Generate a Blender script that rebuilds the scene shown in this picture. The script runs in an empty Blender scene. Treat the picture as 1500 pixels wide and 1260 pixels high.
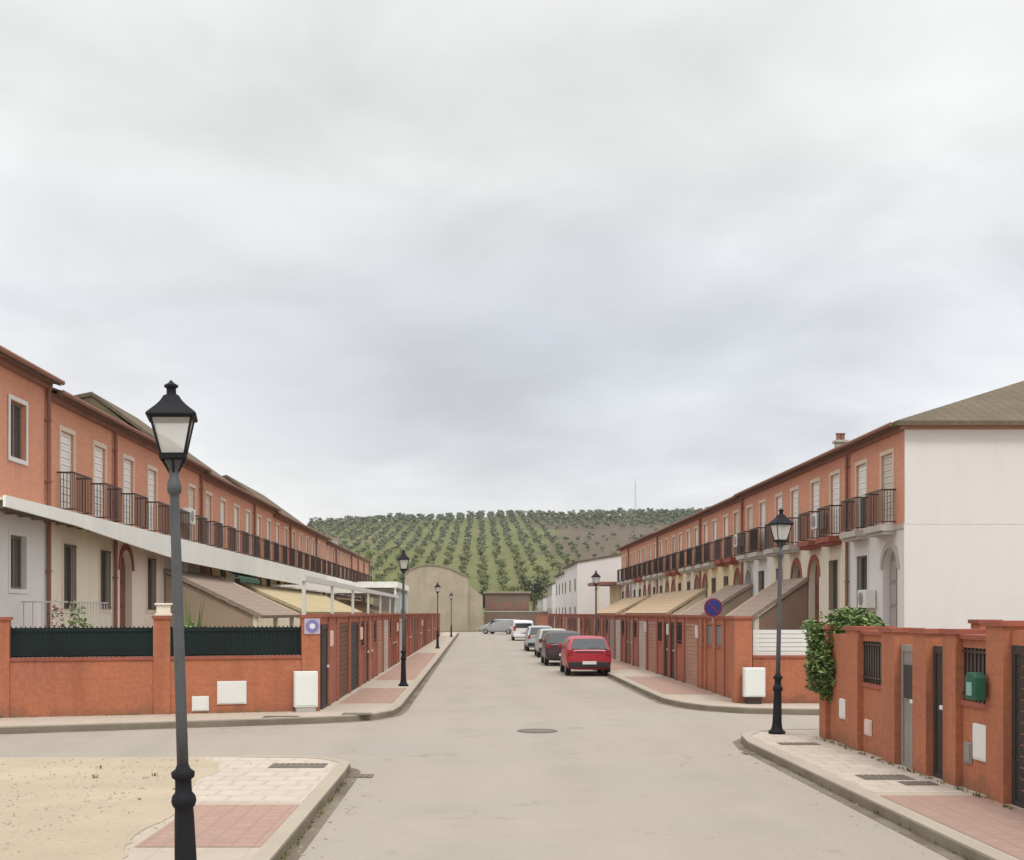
import bpy, math, random
from mathutils import Vector, Matrix
S = bpy.context.scene
COL = S.collection
R = math.radians
random.seed(7)

# ------------------------------------------------------------------ camera
F, VX, VY, CH = 1750.0, 700.0, 898.0, 2.2        # focal length and vanishing point in photo pixels, eye height
cam = bpy.data.objects.new('camera', bpy.data.cameras.new('camera'))
COL.objects.link(cam); S.camera = cam
cam.location = (0, 0, CH); cam.rotation_euler = (R(90), 0, 0)
cam.data.sensor_width = 36; cam.data.lens = F / 1500 * 36
cam.data.shift_x = (750 - VX) / 1500; cam.data.shift_y = (VY - 630) / 1500
cam.data.clip_end = 6000
S.render.resolution_x = 1024; S.render.resolution_y = 860
S.view_settings.view_transform = 'Standard'; S.view_settings.look = 'None'
S.view_settings.exposure = 0.05; S.view_settings.gamma = 1

# ------------------------------------------------------------------ world: overcast sky
W = bpy.data.worlds.new('World'); S.world = W; W.use_nodes = True
nt = W.node_tree; N = nt.nodes; L = nt.links; N.clear()
SUN_EL, SUN_AZ = 56.0, 165.0
out = N.new('ShaderNodeOutputWorld'); bg = N.new('ShaderNodeBackground'); L.new(bg.outputs[0], out.inputs[0])
sky = N.new('ShaderNodeTexSky'); sky.sky_type = 'NISHITA'; sky.sun_disc = False
sky.sun_elevation = R(SUN_EL); sky.sun_rotation = R(SUN_AZ)
skm = N.new('ShaderNodeVectorMath'); skm.operation = 'SCALE'; skm.inputs['Scale'].default_value = 0.08
L.new(sky.outputs[0], skm.inputs[0])
tc = N.new('ShaderNodeTexCoord'); sep = N.new('ShaderNodeSeparateXYZ'); L.new(tc.outputs['Generated'], sep.inputs[0])
def M(op, a, b=None, c=None, tree=None):
    n = (tree or nt).nodes.new('ShaderNodeMath'); n.operation = op
    for i, v in enumerate((a, b, c)):
        if v is None: continue
        if isinstance(v, (int, float)): n.inputs[i].default_value = v
        else: (tree or nt).links.new(v, n.inputs[i])
    return n.outputs[0]
den = M('ADD', M('MAXIMUM', sep.outputs[2], 0.0), 0.22)
cx = M('DIVIDE', sep.outputs[0], den); cy = M('DIVIDE', sep.outputs[1], den)
cmb = N.new('ShaderNodeCombineXYZ'); L.new(cx, cmb.inputs[0]); L.new(cy, cmb.inputs[1])
no = N.new('ShaderNodeTexNoise'); no.inputs['Scale'].default_value = 2.3; no.inputs['Detail'].default_value = 6; no.inputs['Roughness'].default_value = .52
no.inputs['Distortion'].default_value = .35
L.new(cmb.outputs[0], no.inputs['Vector'])
no2 = N.new('ShaderNodeTexNoise'); no2.inputs['Scale'].default_value = .8; no2.inputs['Detail'].default_value = 3
mp = N.new('ShaderNodeMapping'); mp.inputs['Location'].default_value = (3.1, 1.7, 0); L.new(cmb.outputs[0], mp.inputs[0]); L.new(mp.outputs[0], no2.inputs['Vector'])
ramp = N.new('ShaderNodeValToRGB'); cr = ramp.color_ramp
e = cr.elements
e[0].position = 0.0; e[0].color = (.93, .935, .89, 1)
e[1].position = 1.0; e[1].color = (1.0, 1.0, 1.0, 1)
for p, c in ((.075, (.93, .93, .90, 1)), (.14, (.83, .84, .85, 1)), (.24, (.77, .785, .815, 1)), (.34, (.805, .815, .815, 1)), (.47, (.82, .825, .82, 1)), (.62, (.88, .88, .88, 1))):
    x = cr.elements.new(p); x.color = c
L.new(sep.outputs[2], ramp.inputs[0])
# brightness: cloud structure, brighter to the right, and the bright zenith of an overcast sky
v = M('MULTIPLY_ADD', M('SUBTRACT', no.outputs[0], .5), .60, 1.0)
v = M('MULTIPLY_ADD', M('SUBTRACT', no2.outputs[0], .5), .50, v)
v = M('MULTIPLY_ADD', M('ABSOLUTE', sep.outputs[0]), .14, v)
lowb = M('MAXIMUM', M('SUBTRACT', 1.0, M('MULTIPLY', M('ABSOLUTE', sep.outputs[2]), 5.0)), 0.0)      # brighter gaps in the cloud low over both roof rows
v = M('MULTIPLY_ADD', M('MULTIPLY', lowb, M('MINIMUM', M('ABSOLUTE', sep.outputs[0]), .45)), .75, v)
zen = M('MULTIPLY', M('POWER', M('MAXIMUM', M('SUBTRACT', sep.outputs[2], .42), 0.0), .9), 1.35)
v = M('MULTIPLY', v, M('ADD', zen, 1.0))
# a blue-grey bank of cloud low in the middle right of the sky
pd = N.new('ShaderNodeVectorMath'); pd.operation = 'DISTANCE'; pm = N.new('ShaderNodeMapping'); pm.inputs['Scale'].default_value = (1.0, 0, 2.6); L.new(tc.outputs['Generated'], pm.inputs[0])
wob = N.new('ShaderNodeVectorMath'); wob.operation = 'SCALE'; wob.inputs['Scale'].default_value = .35; L.new(no.outputs[1], wob.inputs[0]); wa = N.new('ShaderNodeVectorMath'); wa.operation = 'ADD'; L.new(pm.outputs[0], wa.inputs[0]); L.new(wob.outputs[0], wa.inputs[1])
L.new(wa.outputs[0], pd.inputs[0]); pd.inputs[1].default_value = (.10+.17, .17, .185*2.6+.17)
pr = N.new('ShaderNodeMapRange'); pr.interpolation_type = 'SMOOTHSTEP'; pr.inputs[1].default_value = .08; pr.inputs[2].default_value = .42; pr.inputs[3].default_value = 1; pr.inputs[4].default_value = 0; L.new(pd.outputs['Value'], pr.inputs[0])
pmx = N.new('ShaderNodeMix'); pmx.data_type = 'RGBA'; L.new(M('MULTIPLY', pr.outputs[0], .5), pmx.inputs[0]); L.new(ramp.outputs[0], pmx.inputs[6]); pmx.inputs[7].default_value = (.60, .635, .72, 1)
cs = N.new('ShaderNodeVectorMath'); cs.operation = 'SCALE'; L.new(pmx.outputs[2], cs.inputs[0]); L.new(v, cs.inputs['Scale'])
mx = N.new('ShaderNodeMix'); mx.data_type = 'RGBA'; mx.inputs[0].default_value = .95
L.new(skm.outputs[0], mx.inputs[6]); L.new(cs.outputs[0], mx.inputs[7])
L.new(mx.outputs[2], bg.inputs[0]); bg.inputs[1].default_value = 1.0
sun = bpy.data.objects.new('sun', bpy.data.lights.new('sun', 'SUN')); COL.objects.link(sun)
sun.data.energy = 1.5; sun.data.angle = R(14); sun.data.color = (1, .95, .88)
sd = Vector((math.sin(R(SUN_AZ)) * math.cos(R(SUN_EL)), math.cos(R(SUN_AZ)) * math.cos(R(SUN_EL)), math.sin(R(SUN_EL))))
sun.rotation_euler = sd.to_track_quat('Z', 'Y').to_euler()

def P(px, py, z=0.0):                       # photo pixel -> point at height z
    Y = F * (CH - z) / (py - VY)
    return Vector(((px - VX) * Y / F, Y, z))

# ------------------------------------------------------------------ materials
MC = {}
def mat(name, col, rough=.8, kind=None, var=.15, scale=3.0, bump=.0, spec=.3, metal=0.0, col2=None, **k):
    if name in MC: return MC[name]
    m = bpy.data.materials.new(name); m.use_nodes = True; MC[name] = m
    t = m.node_tree; n = t.nodes; l = t.links; b = n['Principled BSDF']
    b.inputs['Roughness'].default_value = rough; b.inputs['Specular IOR Level'].default_value = spec; b.inputs['Metallic'].default_value = metal
    tcn = n.new('ShaderNodeTexCoord'); vec = tcn.outputs['Object']
    def noise(s, d=5, r=.6, vv=None):
        q = n.new('ShaderNodeTexNoise'); q.inputs['Scale'].default_value = s; q.inputs['Detail'].default_value = d; q.inputs['Roughness'].default_value = r
        l.new(vv or vec, q.inputs['Vector']); return q.outputs[0]
    def mixc(f, a, bb, mode='MIX'):
        q = n.new('ShaderNodeMix'); q.data_type = 'RGBA'; q.blend_type = mode
        for i, x in ((0, f), (6, a), (7, bb)):
            if isinstance(x, (int, float)): q.inputs[i].default_value = x
            elif isinstance(x, tuple): q.inputs[i].default_value = x if len(x) == 4 else (*x, 1)
            else: l.new(x, q.inputs[i])
        return q.outputs[2]
    def band(v, a, bb):
        q = n.new('ShaderNodeMapRange'); q.inputs[1].default_value = a; q.inputs[2].default_value = bb; l.new(v, q.inputs[0]); return q.outputs[0]
    base = (*col, 1); h = None
    c2 = (*(col2 or tuple(x * .6 for x in col)), 1)
    big = band(noise(scale * .25, 4), .35, .7)
    fine = noise(scale * 6, 6, .7)
    if kind == 'brick':
        sp = n.new('ShaderNodeSeparateXYZ'); l.new(vec, sp.inputs[0])
        u = M('ADD', sp.outputs[0], sp.outputs[1], tree=t); cb = n.new('ShaderNodeCombineXYZ'); l.new(u, cb.inputs[0]); l.new(sp.outputs[2], cb.inputs[1])
        br = n.new('ShaderNodeTexBrick'); br.inputs['Scale'].default_value = 1.0
        br.inputs['Brick Width'].default_value = .25; br.inputs['Row Height'].default_value = .075; br.inputs['Mortar Size'].default_value = .008
        br.inputs['Color1'].default_value = base; br.inputs['Color2'].default_value = tuple(x * .88 for x in col) + (1,)
        br.inputs['Mortar'].default_value = tuple(min(1, x * .9 + .02) for x in col) + (1,)
        l.new(cb.outputs[0], br.inputs['Vector'])
        c = mixc(M('MULTIPLY', big, var * 1.6, tree=t), br.outputs[0], c2)
        c = mixc(M('MULTIPLY', band(fine, .4, .75), var, tree=t), c, tuple(min(1, x * 1.25 + .03) for x in col))
        h = M('MULTIPLY_ADD', br.outputs[1], -.6, M('MULTIPLY', fine, .4, tree=t), tree=t); bump = bump or .25
    elif kind == 'tile':      # roof tiles: rolls down the slope and courses across
        sp = n.new('ShaderNodeSeparateXYZ'); l.new(vec, sp.inputs[0])
        a = M('SINE', M('MULTIPLY', sp.outputs[0], 26.0, tree=t), tree=t)
        d = M('FRACT', M('MULTIPLY', sp.outputs[1], 2.9, tree=t), tree=t)
        hh = M('ADD', M('MULTIPLY', a, .6, tree=t), d, tree=t)
        c = mixc(band(hh, -.5, 1.4), tuple(x * .65 for x in col), tuple(min(1, x * 1.2) for x in col))
        c = mixc(big, c, c2); c = mixc(M('MULTIPLY', band(fine, .45, .7), .5, tree=t), c, tuple(x * .5 for x in col))
        h = hh; bump = bump or .6
    elif kind == 'pave':
        sp = n.new('ShaderNodeSeparateXYZ'); l.new(vec, sp.inputs[0])
        br = n.new('ShaderNodeTexBrick'); br.inputs['Scale'].default_value = 1.0; br.offset = k.get('off', 0.0)
        br.inputs['Brick Width'].default_value = k.get('bw', .4); br.inputs['Row Height'].default_value = k.get('rh', .4); br.inputs['Mortar Size'].default_value = k.get('ms', .012)
        br.inputs['Color1'].default_value = base; br.inputs['Color2'].default_value = tuple(x * .9 for x in col) + (1,)
        br.inputs['Mortar'].default_value = (*k.get('mc', tuple(x * .6 for x in col)), 1)
        l.new(vec, br.inputs['Vector'])
        c = mixc(M('MULTIPLY', big, .5, tree=t), br.outputs[0], c2)
        c = mixc(M('MULTIPLY', band(fine, .45, .75), var, tree=t), c, tuple(x * .65 for x in col))
        h = M('MULTIPLY', br.outputs[1], -1.0, tree=t); bump = bump or .2
    elif kind == 'road':
        st = n.new('ShaderNodeMapping'); st.inputs['Scale'].default_value = (1.0, .16, 1); l.new(vec, st.inputs[0])
        lane = band(noise(.9, 4, .55, st.outputs[0]), .38, .68)
        c = mixc(M('MULTIPLY', lane, .45, tree=t), base, tuple(x * .82 for x in col))
        c = mixc(M('MULTIPLY', band(noise(.35, 5), .42, .66), .55, tree=t), c, c2)
        c = mixc(M('MULTIPLY', band(noise(28, 4, .8), .5, .75), .5, tree=t), c, tuple(x * .6 for x in col))
        sx = n.new('ShaderNodeSeparateXYZ'); l.new(vec, sx.inputs[0])
        trk = M('POWER', M('ABSOLUTE', M('COSINE', M('MULTIPLY', M('ADD', sx.outputs[0], M('MULTIPLY', noise(.25, 3), .9, tree=t), tree=t), 1.9, tree=t), tree=t), tree=t), 5.0, tree=t)
        c = mixc(M('MULTIPLY', M('MULTIPLY', trk, band(noise(.7, 5), .35, .65), tree=t), .30, tree=t), c, tuple(x * .72 for x in col))
        c = mixc(M('MULTIPLY', band(noise(1.7, 6, .7), .60, .67), .35, tree=t), c, tuple(x * .62 for x in col))
        c = mixc(M('MULTIPLY', band(noise(90, 2, .8), .55, .7), .25, tree=t), c, tuple(min(1, x * 1.35) for x in col))
        vo = n.new('ShaderNodeTexVoronoi'); vo.feature = 'DISTANCE_TO_EDGE'; vo.inputs['Scale'].default_value = .22
        wv = n.new('ShaderNodeVectorMath'); wv.operation = 'ADD'; wn = n.new('ShaderNodeTexNoise'); wn.inputs['Scale'].default_value = 1.3; wn.inputs['Detail'].default_value = 5
        l.new(vec, wn.inputs['Vector']); wsc = n.new('ShaderNodeVectorMath'); wsc.operation = 'SCALE'; wsc.inputs['Scale'].default_value = 1.6; l.new(wn.outputs[1], wsc.inputs[0])
        l.new(vec, wv.inputs[0]); l.new(wsc.outputs[0], wv.inputs[1]); l.new(wv.outputs[0], vo.inputs['Vector'])
        crk = M('MULTIPLY', M('LESS_THAN', vo.outputs[0], .0035, tree=t), band(noise(.5, 2), .5, .6), tree=t)
        c = mixc(M('MULTIPLY', crk, .45, tree=t), c, tuple(x * .4 for x in col))
        h = M('SUBTRACT', noise(60, 4, .8), M('MULTIPLY', crk, .8, tree=t), tree=t); bump = bump or .15
    elif kind == 'dirt':
        c = mixc(band(noise(.6, 6), .35, .65), base, c2)
        c = mixc(M('MULTIPLY', band(noise(9, 6, .75), .56, .68), .6, tree=t), c, tuple(x * .55 for x in col))
        c = mixc(M('MULTIPLY', band(noise(60, 3, .8), .5, .7), .4, tree=t), c, tuple(min(1, x * 1.3) for x in col))
        h = noise(25, 6, .8); bump = bump or .4
    elif kind == 'hill':      # grassy grove floor, a bare field in the upper right
        sp = n.new('ShaderNodeSeparateXYZ'); l.new(vec, sp.inputs[0])
        nz = noise(.02, 4)
        xm = band(M('ADD', sp.outputs[0], M('MULTIPLY', M('SUBTRACT', nz, .5, tree=t), 70, tree=t), tree=t), 16, 26)
        ym = band(M('ADD', sp.outputs[1], M('MULTIPLY', M('SUBTRACT', nz, .5, tree=t), 90, tree=t), tree=t), 215, 245)
        c = mixc(band(noise(.06, 5), .35, .65), base, c2)
        st = n.new('ShaderNodeMapping'); st.inputs['Scale'].default_value = (.17, .012, .012); l.new(vec, st.inputs[0])
        c = mixc(M('MULTIPLY', band(noise(1.0, 3, .5, st.outputs[0]), .45, .62), .55, tree=t), c, (.17, .15, .06))
        c = mixc(M('MULTIPLY', xm, ym, tree=t), c, (.12, .088, .06))
        c = mixc(M('MULTIPLY', band(noise(.25, 5), .4, .7), .5, tree=t), c, tuple(x * .55 for x in col))
    elif kind == 'leaf':
        oi = n.new('ShaderNodeObjectInfo'); gi = n.new('ShaderNodeNewGeometry')
        c = mixc(gi.outputs['Random Per Island'], base, c2)
        c = mixc(M('MULTIPLY', oi.outputs['Random'], .35, tree=t), c, tuple(x * 1.5 for x in col))
    else:
        c = mixc(M('MULTIPLY', big, var * 1.5, tree=t), base, c2)
        c = mixc(M('MULTIPLY', band(fine, .4, .8), var, tree=t), c, tuple(x * .75 for x in col))
        if bump: h = fine
    if k.get('stain'):        # run-off streaks with a shape of their own
        st = n.new('ShaderNodeMapping'); st.inputs['Scale'].default_value = (2.6, 2.6, .22); l.new(vec, st.inputs[0])
        c = mixc(M('MULTIPLY', band(noise(1.0, 5, .6, st.outputs[0]), .5, .75), k['stain'], tree=t), c, tuple(x * .62 for x in col))
    if kind == 'brick' and bump != .0 and 'facade' not in name:      # rain-splashed dirt at the foot of the wall, ragged upper edge
        zz = n.new('ShaderNodeSeparateXYZ'); l.new(vec, zz.inputs[0])
        gz = band(M('SUBTRACT', M('MULTIPLY_ADD', noise(2.2, 6, .7), 1.1, -.28, tree=t), zz.outputs[2], tree=t), -.05, .16)
        c = mixc(M('MULTIPLY', gz, .45, tree=t), c, (.17, .10, .065))
    l.new(c, b.inputs['Base Color'])
    if h is not None and bump:
        bp = n.new('ShaderNodeBump'); bp.inputs['Strength'].default_value = bump; bp.inputs['Distance'].default_value = k.get('bd', .02)
        l.new(h, bp.inputs['Height']); l.new(bp.outputs[0], b.inputs['Normal'])
    if kind == 'leaf': b.inputs['Subsurface Weight'].default_value = 0
    return m

BRICK = mat('facade brick', (.68, .315, .205), .9, 'brick', var=.22, scale=1.0, stain=.3)
WALLB = mat('garden wall brick', (.43, .150, .070), .9, 'brick', var=.55, scale=2.0, stain=.65, col2=(.31, .115, .075))
SIDEB = mat('weathered red brick', (.37, .125, .075), .9, 'brick', var=.5, scale=1.6, stain=.55, col2=(.26, .085, .06))
COPING = mat('coping brick', (.33, .10, .065), .9, 'brick', var=.3, scale=2)
CORN = mat('cornice', (.30, .15, .11), .9, var=.3, scale=2, bump=.1)
ROOF = mat('roof tile', (.18, .14, .095), .95, 'tile', col2=(.115, .10, .065), scale=2)
LEANB = mat('brown lean-to tile', (.36, .265, .215), .95, 'tile', col2=(.30, .23, .18), scale=2)
LEANY = mat('straw lean-to tile', (.62, .50, .30), .95, 'tile', col2=(.50, .42, .25), scale=2)
LEANT = mat('tan lean-to tile', (.58, .42, .27), .95, 'tile', col2=(.48, .36, .24), scale=2)
WHITE = mat('white render', (.71, .685, .67), .9, var=.12, scale=1.0, bump=.05, stain=.09)
GROUNDC = {'white': WHITE, 'cream': mat('cream render', (.74, .67, .54), .9, var=.14, scale=1.2, stain=.3),
           'yellow': mat('yellow render', (.76, .63, .40), .9, var=.14, scale=1.2, stain=.3),
           'pink': mat('pale pink render', (.76, .64, .56), .9, var=.14, scale=1.2, stain=.3)}
SURR = mat('cream window surround', (.70, .58, .46), .85, var=.15, scale=4)
SHUT = mat('white roller shutter', (.84, .82, .78), .6, var=.1, scale=3)
SHUTG = mat('cream roller shutter', (.66, .60, .50), .6, var=.1, scale=3)
GLASS = mat('window glass', (.05, .055, .06), .08, var=.3, scale=2, spec=.7)
FRAME = mat('aluminium frame', (.20, .16, .13), .5, var=.1, scale=4)
IRON = mat('black iron', (.05, .028, .022), .5, var=.3, scale=8, spec=.5)
LIRON = mat('lamp iron', (.065, .07, .078), .5, var=.5, scale=7, spec=.4, col2=(.12, .125, .13), bump=.08)
BLIRON = mat('dark lamp iron', (.016, .016, .02), .65, var=.3, scale=7, spec=.15)
WOOD = mat('brown door wood', (.16, .06, .035), .6, var=.4, scale=5)
GREYD = mat('grey door', (.33, .285, .27), .6, var=.2, scale=4)
CONC = mat('pale concrete', (.50, .47, .42), .9, var=.3, scale=3, bump=.1)
PIPE = mat('brown downpipe', (.26, .115, .08), .6, var=.2, scale=4)
WMET = mat('white painted metal', (.72, .72, .69), .55, var=.15, scale=3)
CREAMP = mat('cream canopy sheet', (.70, .68, .60), .8, var=.25, scale=2, stain=.3)
GREENF = mat('dark green fence mesh', (.010, .021, .019), .75, var=.5, scale=5)
GREEN = mat('green paint', (.02, .10, .06), .5, var=.2, scale=5)

# ------------------------------------------------------------------ helpers
class MB:
    def __init__(s): s.v = []; s.f = []
    def box(s, x0, x1, y0, y1, z0, z1, mtx=None):
        b = len(s.v)
        for x, y, z in ((x0,y0,z0),(x1,y0,z0),(x1,y1,z0),(x0,y1,z0),(x0,y0,z1),(x1,y0,z1),(x1,y1,z1),(x0,y1,z1)):
            p = Vector((x, y, z)); s.v.append(mtx @ p if mtx else p)
        for q in ((0,3,2,1),(4,5,6,7),(0,1,5,4),(1,2,6,5),(2,3,7,6),(3,0,4,7)): s.f.append(tuple(b+i for i in q))
        return s
    def quad(s, *pts):
        b = len(s.v); s.v += [Vector(p) for p in pts]; s.f.append(tuple(range(b, b+len(pts)))); return s
    def lathe(s, prof, n=16, c=(0,0,0), axis='z', cap=True):
        b = len(s.v); c = Vector(c)
        for r, z in prof:
            for i in range(n):
                a = 2*math.pi*i/n; p = (r*math.cos(a), r*math.sin(a), z)
                if axis == 'x': p = (p[2], p[0], p[1])
                if axis == 'y': p = (p[0], p[2], p[1])
                s.v.append(c + Vector(p))
        for k in range(len(prof)-1):
            for i in range(n):
                j = (i+1) % n; s.f.append((b+k*n+i, b+k*n+j, b+(k+1)*n+j, b+(k+1)*n+i))
        if cap:
            s.f.append(tuple(b+i for i in reversed(range(n)))); q = b+(len(prof)-1)*n; s.f.append(tuple(q+i for i in range(n)))
        return s
    def rod(s, a, b_, r, n=6, r2=None):
        a = Vector(a); b_ = Vector(b_); d = (b_-a).normalized(); q = d.to_track_quat('Z', 'Y'); k = len(s.v)
        for p, rr in ((a, r), (b_, r if r2 is None else r2)):
            for i in range(n):
                t = 2*math.pi*i/n; s.v.append(p + q @ Vector((rr*math.cos(t), rr*math.sin(t), 0)))
        for i in range(n):
            j = (i+1) % n; s.f.append((k+i, k+j, k+n+j, k+n+i))
        s.f.append(tuple(k+i for i in reversed(range(n)))); s.f.append(tuple(k+n+i for i in range(n)))
        return s
    def prism(s, pts, z0, z1):              # plan outline, counter-clockwise
        b = len(s.v); n = len(pts)
        for z in (z0, z1):
            for p in pts: s.v.append(Vector((p[0], p[1], z)))
        s.f.append(tuple(b+i for i in reversed(range(n)))); s.f.append(tuple(b+n+i for i in range(n)))
        for i in range(n):
            j = (i+1) % n; s.f.append((b+i, b+j, b+n+j, b+n+i))
        return s
    def prof(s, pts, y0, y1):               # outline in x,z pushed along y
        b = len(s.v); n = len(pts)
        for y in (y0, y1):
            for p in pts: s.v.append(Vector((p[0], y, p[1])))
        s.f.append(tuple(b+i for i in range(n))); s.f.append(tuple(b+n+i for i in reversed(range(n))))
        for i in range(n):
            j = (i+1) % n; s.f.append((b+j, b+i, b+n+i, b+n+j))
        return s
    def wall(s, x0, x1, z0, z1, holes, y0, y1):     # a wall in x,z with real openings (x0,x1,z0,z1)
        xs = sorted({x0, x1} | {h[0] for h in holes} | {h[1] for h in holes}); zs = sorted({z0, z1} | {h[2] for h in holes} | {h[3] for h in holes})
        def solid(i, j):
            if i < 0 or j < 0 or i >= len(xs)-1 or j >= len(zs)-1: return False
            cx_, cz_ = (xs[i]+xs[i+1])/2, (zs[j]+zs[j+1])/2
            return not any(h[0] < cx_ < h[1] and h[2] < cz_ < h[3] for h in holes)
        for i in range(len(xs)-1):
            for j in range(len(zs)-1):
                if not solid(i, j): continue
                a, b, c, d = xs[i], xs[i+1], zs[j], zs[j+1]
                s.quad((a,y0,c),(b,y0,c),(b,y0,d),(a,y0,d)); s.quad((b,y1,c),(a,y1,c),(a,y1,d),(b,y1,d))
                if not solid(i-1, j): s.quad((a,y1,c),(a,y0,c),(a,y0,d),(a,y1,d))
                if not solid(i+1, j): s.quad((b,y0,c),(b,y1,c),(b,y1,d),(b,y0,d))
                if not solid(i, j-1): s.quad((a,y1,c),(b,y1,c),(b,y0,c),(a,y0,c))
                if not solid(i, j+1): s.quad((a,y0,d),(b,y0,d),(b,y1,d),(a,y1,d))
        return s
    def mesh(s, name):
        m = bpy.data.meshes.new(name); m.from_pydata([tuple(v) for v in s.v], [], s.f); m.update(); return m

def obj(name, mb, m, parent=None, smooth=False, bevel=0, label=None, loc=None):
    me = mb if isinstance(mb, bpy.types.Mesh) else mb.mesh(name)
    if m and not me.materials: me.materials.append(m)
    o = bpy.data.objects.new(name, me); COL.objects.link(o)
    if parent: o.parent = parent
    if loc: o.location = loc
    if smooth:
        for p in me.polygons: p.use_smooth = True
    if bevel:
        b = o.modifiers.new('bevel', 'BEVEL'); b.width = bevel; b.segments = 2; b.limit_method = 'ANGLE'
    if label: o['label'] = label
    return o
def tag(o, label, cat, group=None):
    o['label'] = label; o['category'] = cat
    if group: o['group'] = group
    return o
def thing(name, label, cat, loc=(0,0,0), rz=0, group=None):
    o = bpy.data.objects.new(name, None); COL.objects.link(o); o.location = loc; o.rotation_euler = (0, 0, rz); o.empty_display_size = .2
    return tag(o, label, cat, group)
def struct(name, mb, m):
    o = obj(name, mb, m); o['kind'] = 'structure'; return o
def kids(o): return [c for c in bpy.data.objects if c.parent == o]
def dup(root, loc, rz, label, rx=None):
    tree = [(c, kids(c)) for c in kids(root)]
    r = root.copy(); COL.objects.link(r); r.location = loc; r.rotation_euler = rx if rx else (0, 0, rz); r['label'] = label
    for c, g in tree:
        q = c.copy(); COL.objects.link(q); q.parent = r
        for d in g:
            w = d.copy(); COL.objects.link(w); w.parent = q
    return r
ORD = ['first','second','third','fourth','fifth','sixth','seventh','eighth','ninth','tenth','eleventh','twelfth','thirteenth','fourteenth','fifteenth','sixteenth','seventeenth']
RL, RR = R(90), R(-90)

# ------------------------------------------------------------------ ground, road, pavements
KL, KR = -1.80, 4.45                     # kerb lines of the street
XL, XR = -3.35, 6.15                     # garden wall lines of the far blocks
XN = 5.80                                # garden wall line of the near right block
FL, FR = -10.6, 12.0                     # facade lines
GND = mat('dry grass and earth', (.17, .155, .075), .95, 'dirt', col2=(.13, .15, .06))
ROAD = mat('worn concrete road', (.37, .325, .268), .9, 'road', col2=(.315, .295, .26))
SAND = mat('sandy ground', (.47, .385, .285), .95, 'dirt', col2=(.38, .32, .23))
PAVE = mat('beige paving tile', (.47, .395, .32), .9, 'pave', bw=.4, rh=.4, var=.3, scale=1.2, col2=(.48, .42, .34), mc=(.40, .34, .27))
RIB = mat('ribbed beige paving tile', (.53, .455, .385), .9, 'pave', bw=.4, rh=.4, ms=.03, off=.5, var=.4, scale=1.2, col2=(.50, .44, .37), mc=(.43, .36, .30))
PINK = mat('pink paving tile', (.41, .262, .205), .9, 'pave', bw=.2, rh=.2, ms=.012, off=.0, var=.5, scale=2.2, col2=(.33, .235, .19), mc=(.30, .21, .17))
KERB = mat('kerb stone', (.42, .365, .295), .9, var=.4, scale=3, bump=.15, col2=(.34, .29, .22))
GUT = mat('dark gutter', (.13, .10, .07), .95, var=.4, scale=4, col2=(.33, .29, .23), bump=.2)  # darker mottled strip of road along each kerb
g = MB(); g.quad((-3000,-400,-.03),(3000,-400,-.03),(3000,5000,-.03),(-3000,5000,-.03)); struct('ground', g, GND)
g = MB(); g.quad((-70,-30,0),(70,-30,0),(70,27,0),(-70,27,0)); g.quad((-2.6,27,0),(5.6,27,0),(5.6,128,0),(-2.6,128,0)); g.quad((-60,128,0),(60,128,0),(60,138,0),(-60,138,0)); struct('road', g, ROAD)

SHADE_GRIME = mat('shaded grimy kerb face', (.20, .165, .12), .95, var=.6, scale=5, col2=(.30, .26, .20), bump=.2)  # kerb riser's shade put into the colour, together with dirt
def arc(cx_, cy_, r, a0, a1, n=8): return [(cx_+r*math.cos(R(a0+(a1-a0)*i/n)), cy_+r*math.sin(R(a0+(a1-a0)*i/n))) for i in range(n+1)]
def offs(line, d):                       # offset a polyline to its left by d
    o = []
    for i, p in enumerate(line):
        a = Vector(line[max(0, i-1)]); b = Vector(line[min(len(line)-1, i+1)]); t = (b-a).normalized(); o.append((p[0]-t.y*d, p[1]+t.x*d))
    return o
def slab(name, line, rest, m=PAVE):      # line: kerb polyline with the pavement on its LEFT; rest closes the outline
    struct(name, MB().prism(list(line) + list(rest), -.02, .12), m)
    k = MB(); a = offs(line, .09); b = offs(line, -.07)
    for i in range(len(line)-1): k.prism([b[i], b[i+1], a[i+1], a[i]], -.01, .128)
    struct('kerb', k, KERB)
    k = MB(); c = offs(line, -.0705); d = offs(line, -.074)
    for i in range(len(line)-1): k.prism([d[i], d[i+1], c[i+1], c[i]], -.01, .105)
    struct('kerb_shade_grime', k, SHADE_GRIME)  # thin dark strip: riser shade and dirt painted on
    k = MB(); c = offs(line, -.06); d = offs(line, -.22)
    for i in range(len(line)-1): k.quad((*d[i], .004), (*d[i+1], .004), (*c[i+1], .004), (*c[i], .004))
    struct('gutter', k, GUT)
def subdiv(a, b, n): return [(a[0]+(b[0]-a[0])*i/n, a[1]+(b[1]-a[1])*i/n) for i in range(n+1)]
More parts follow.
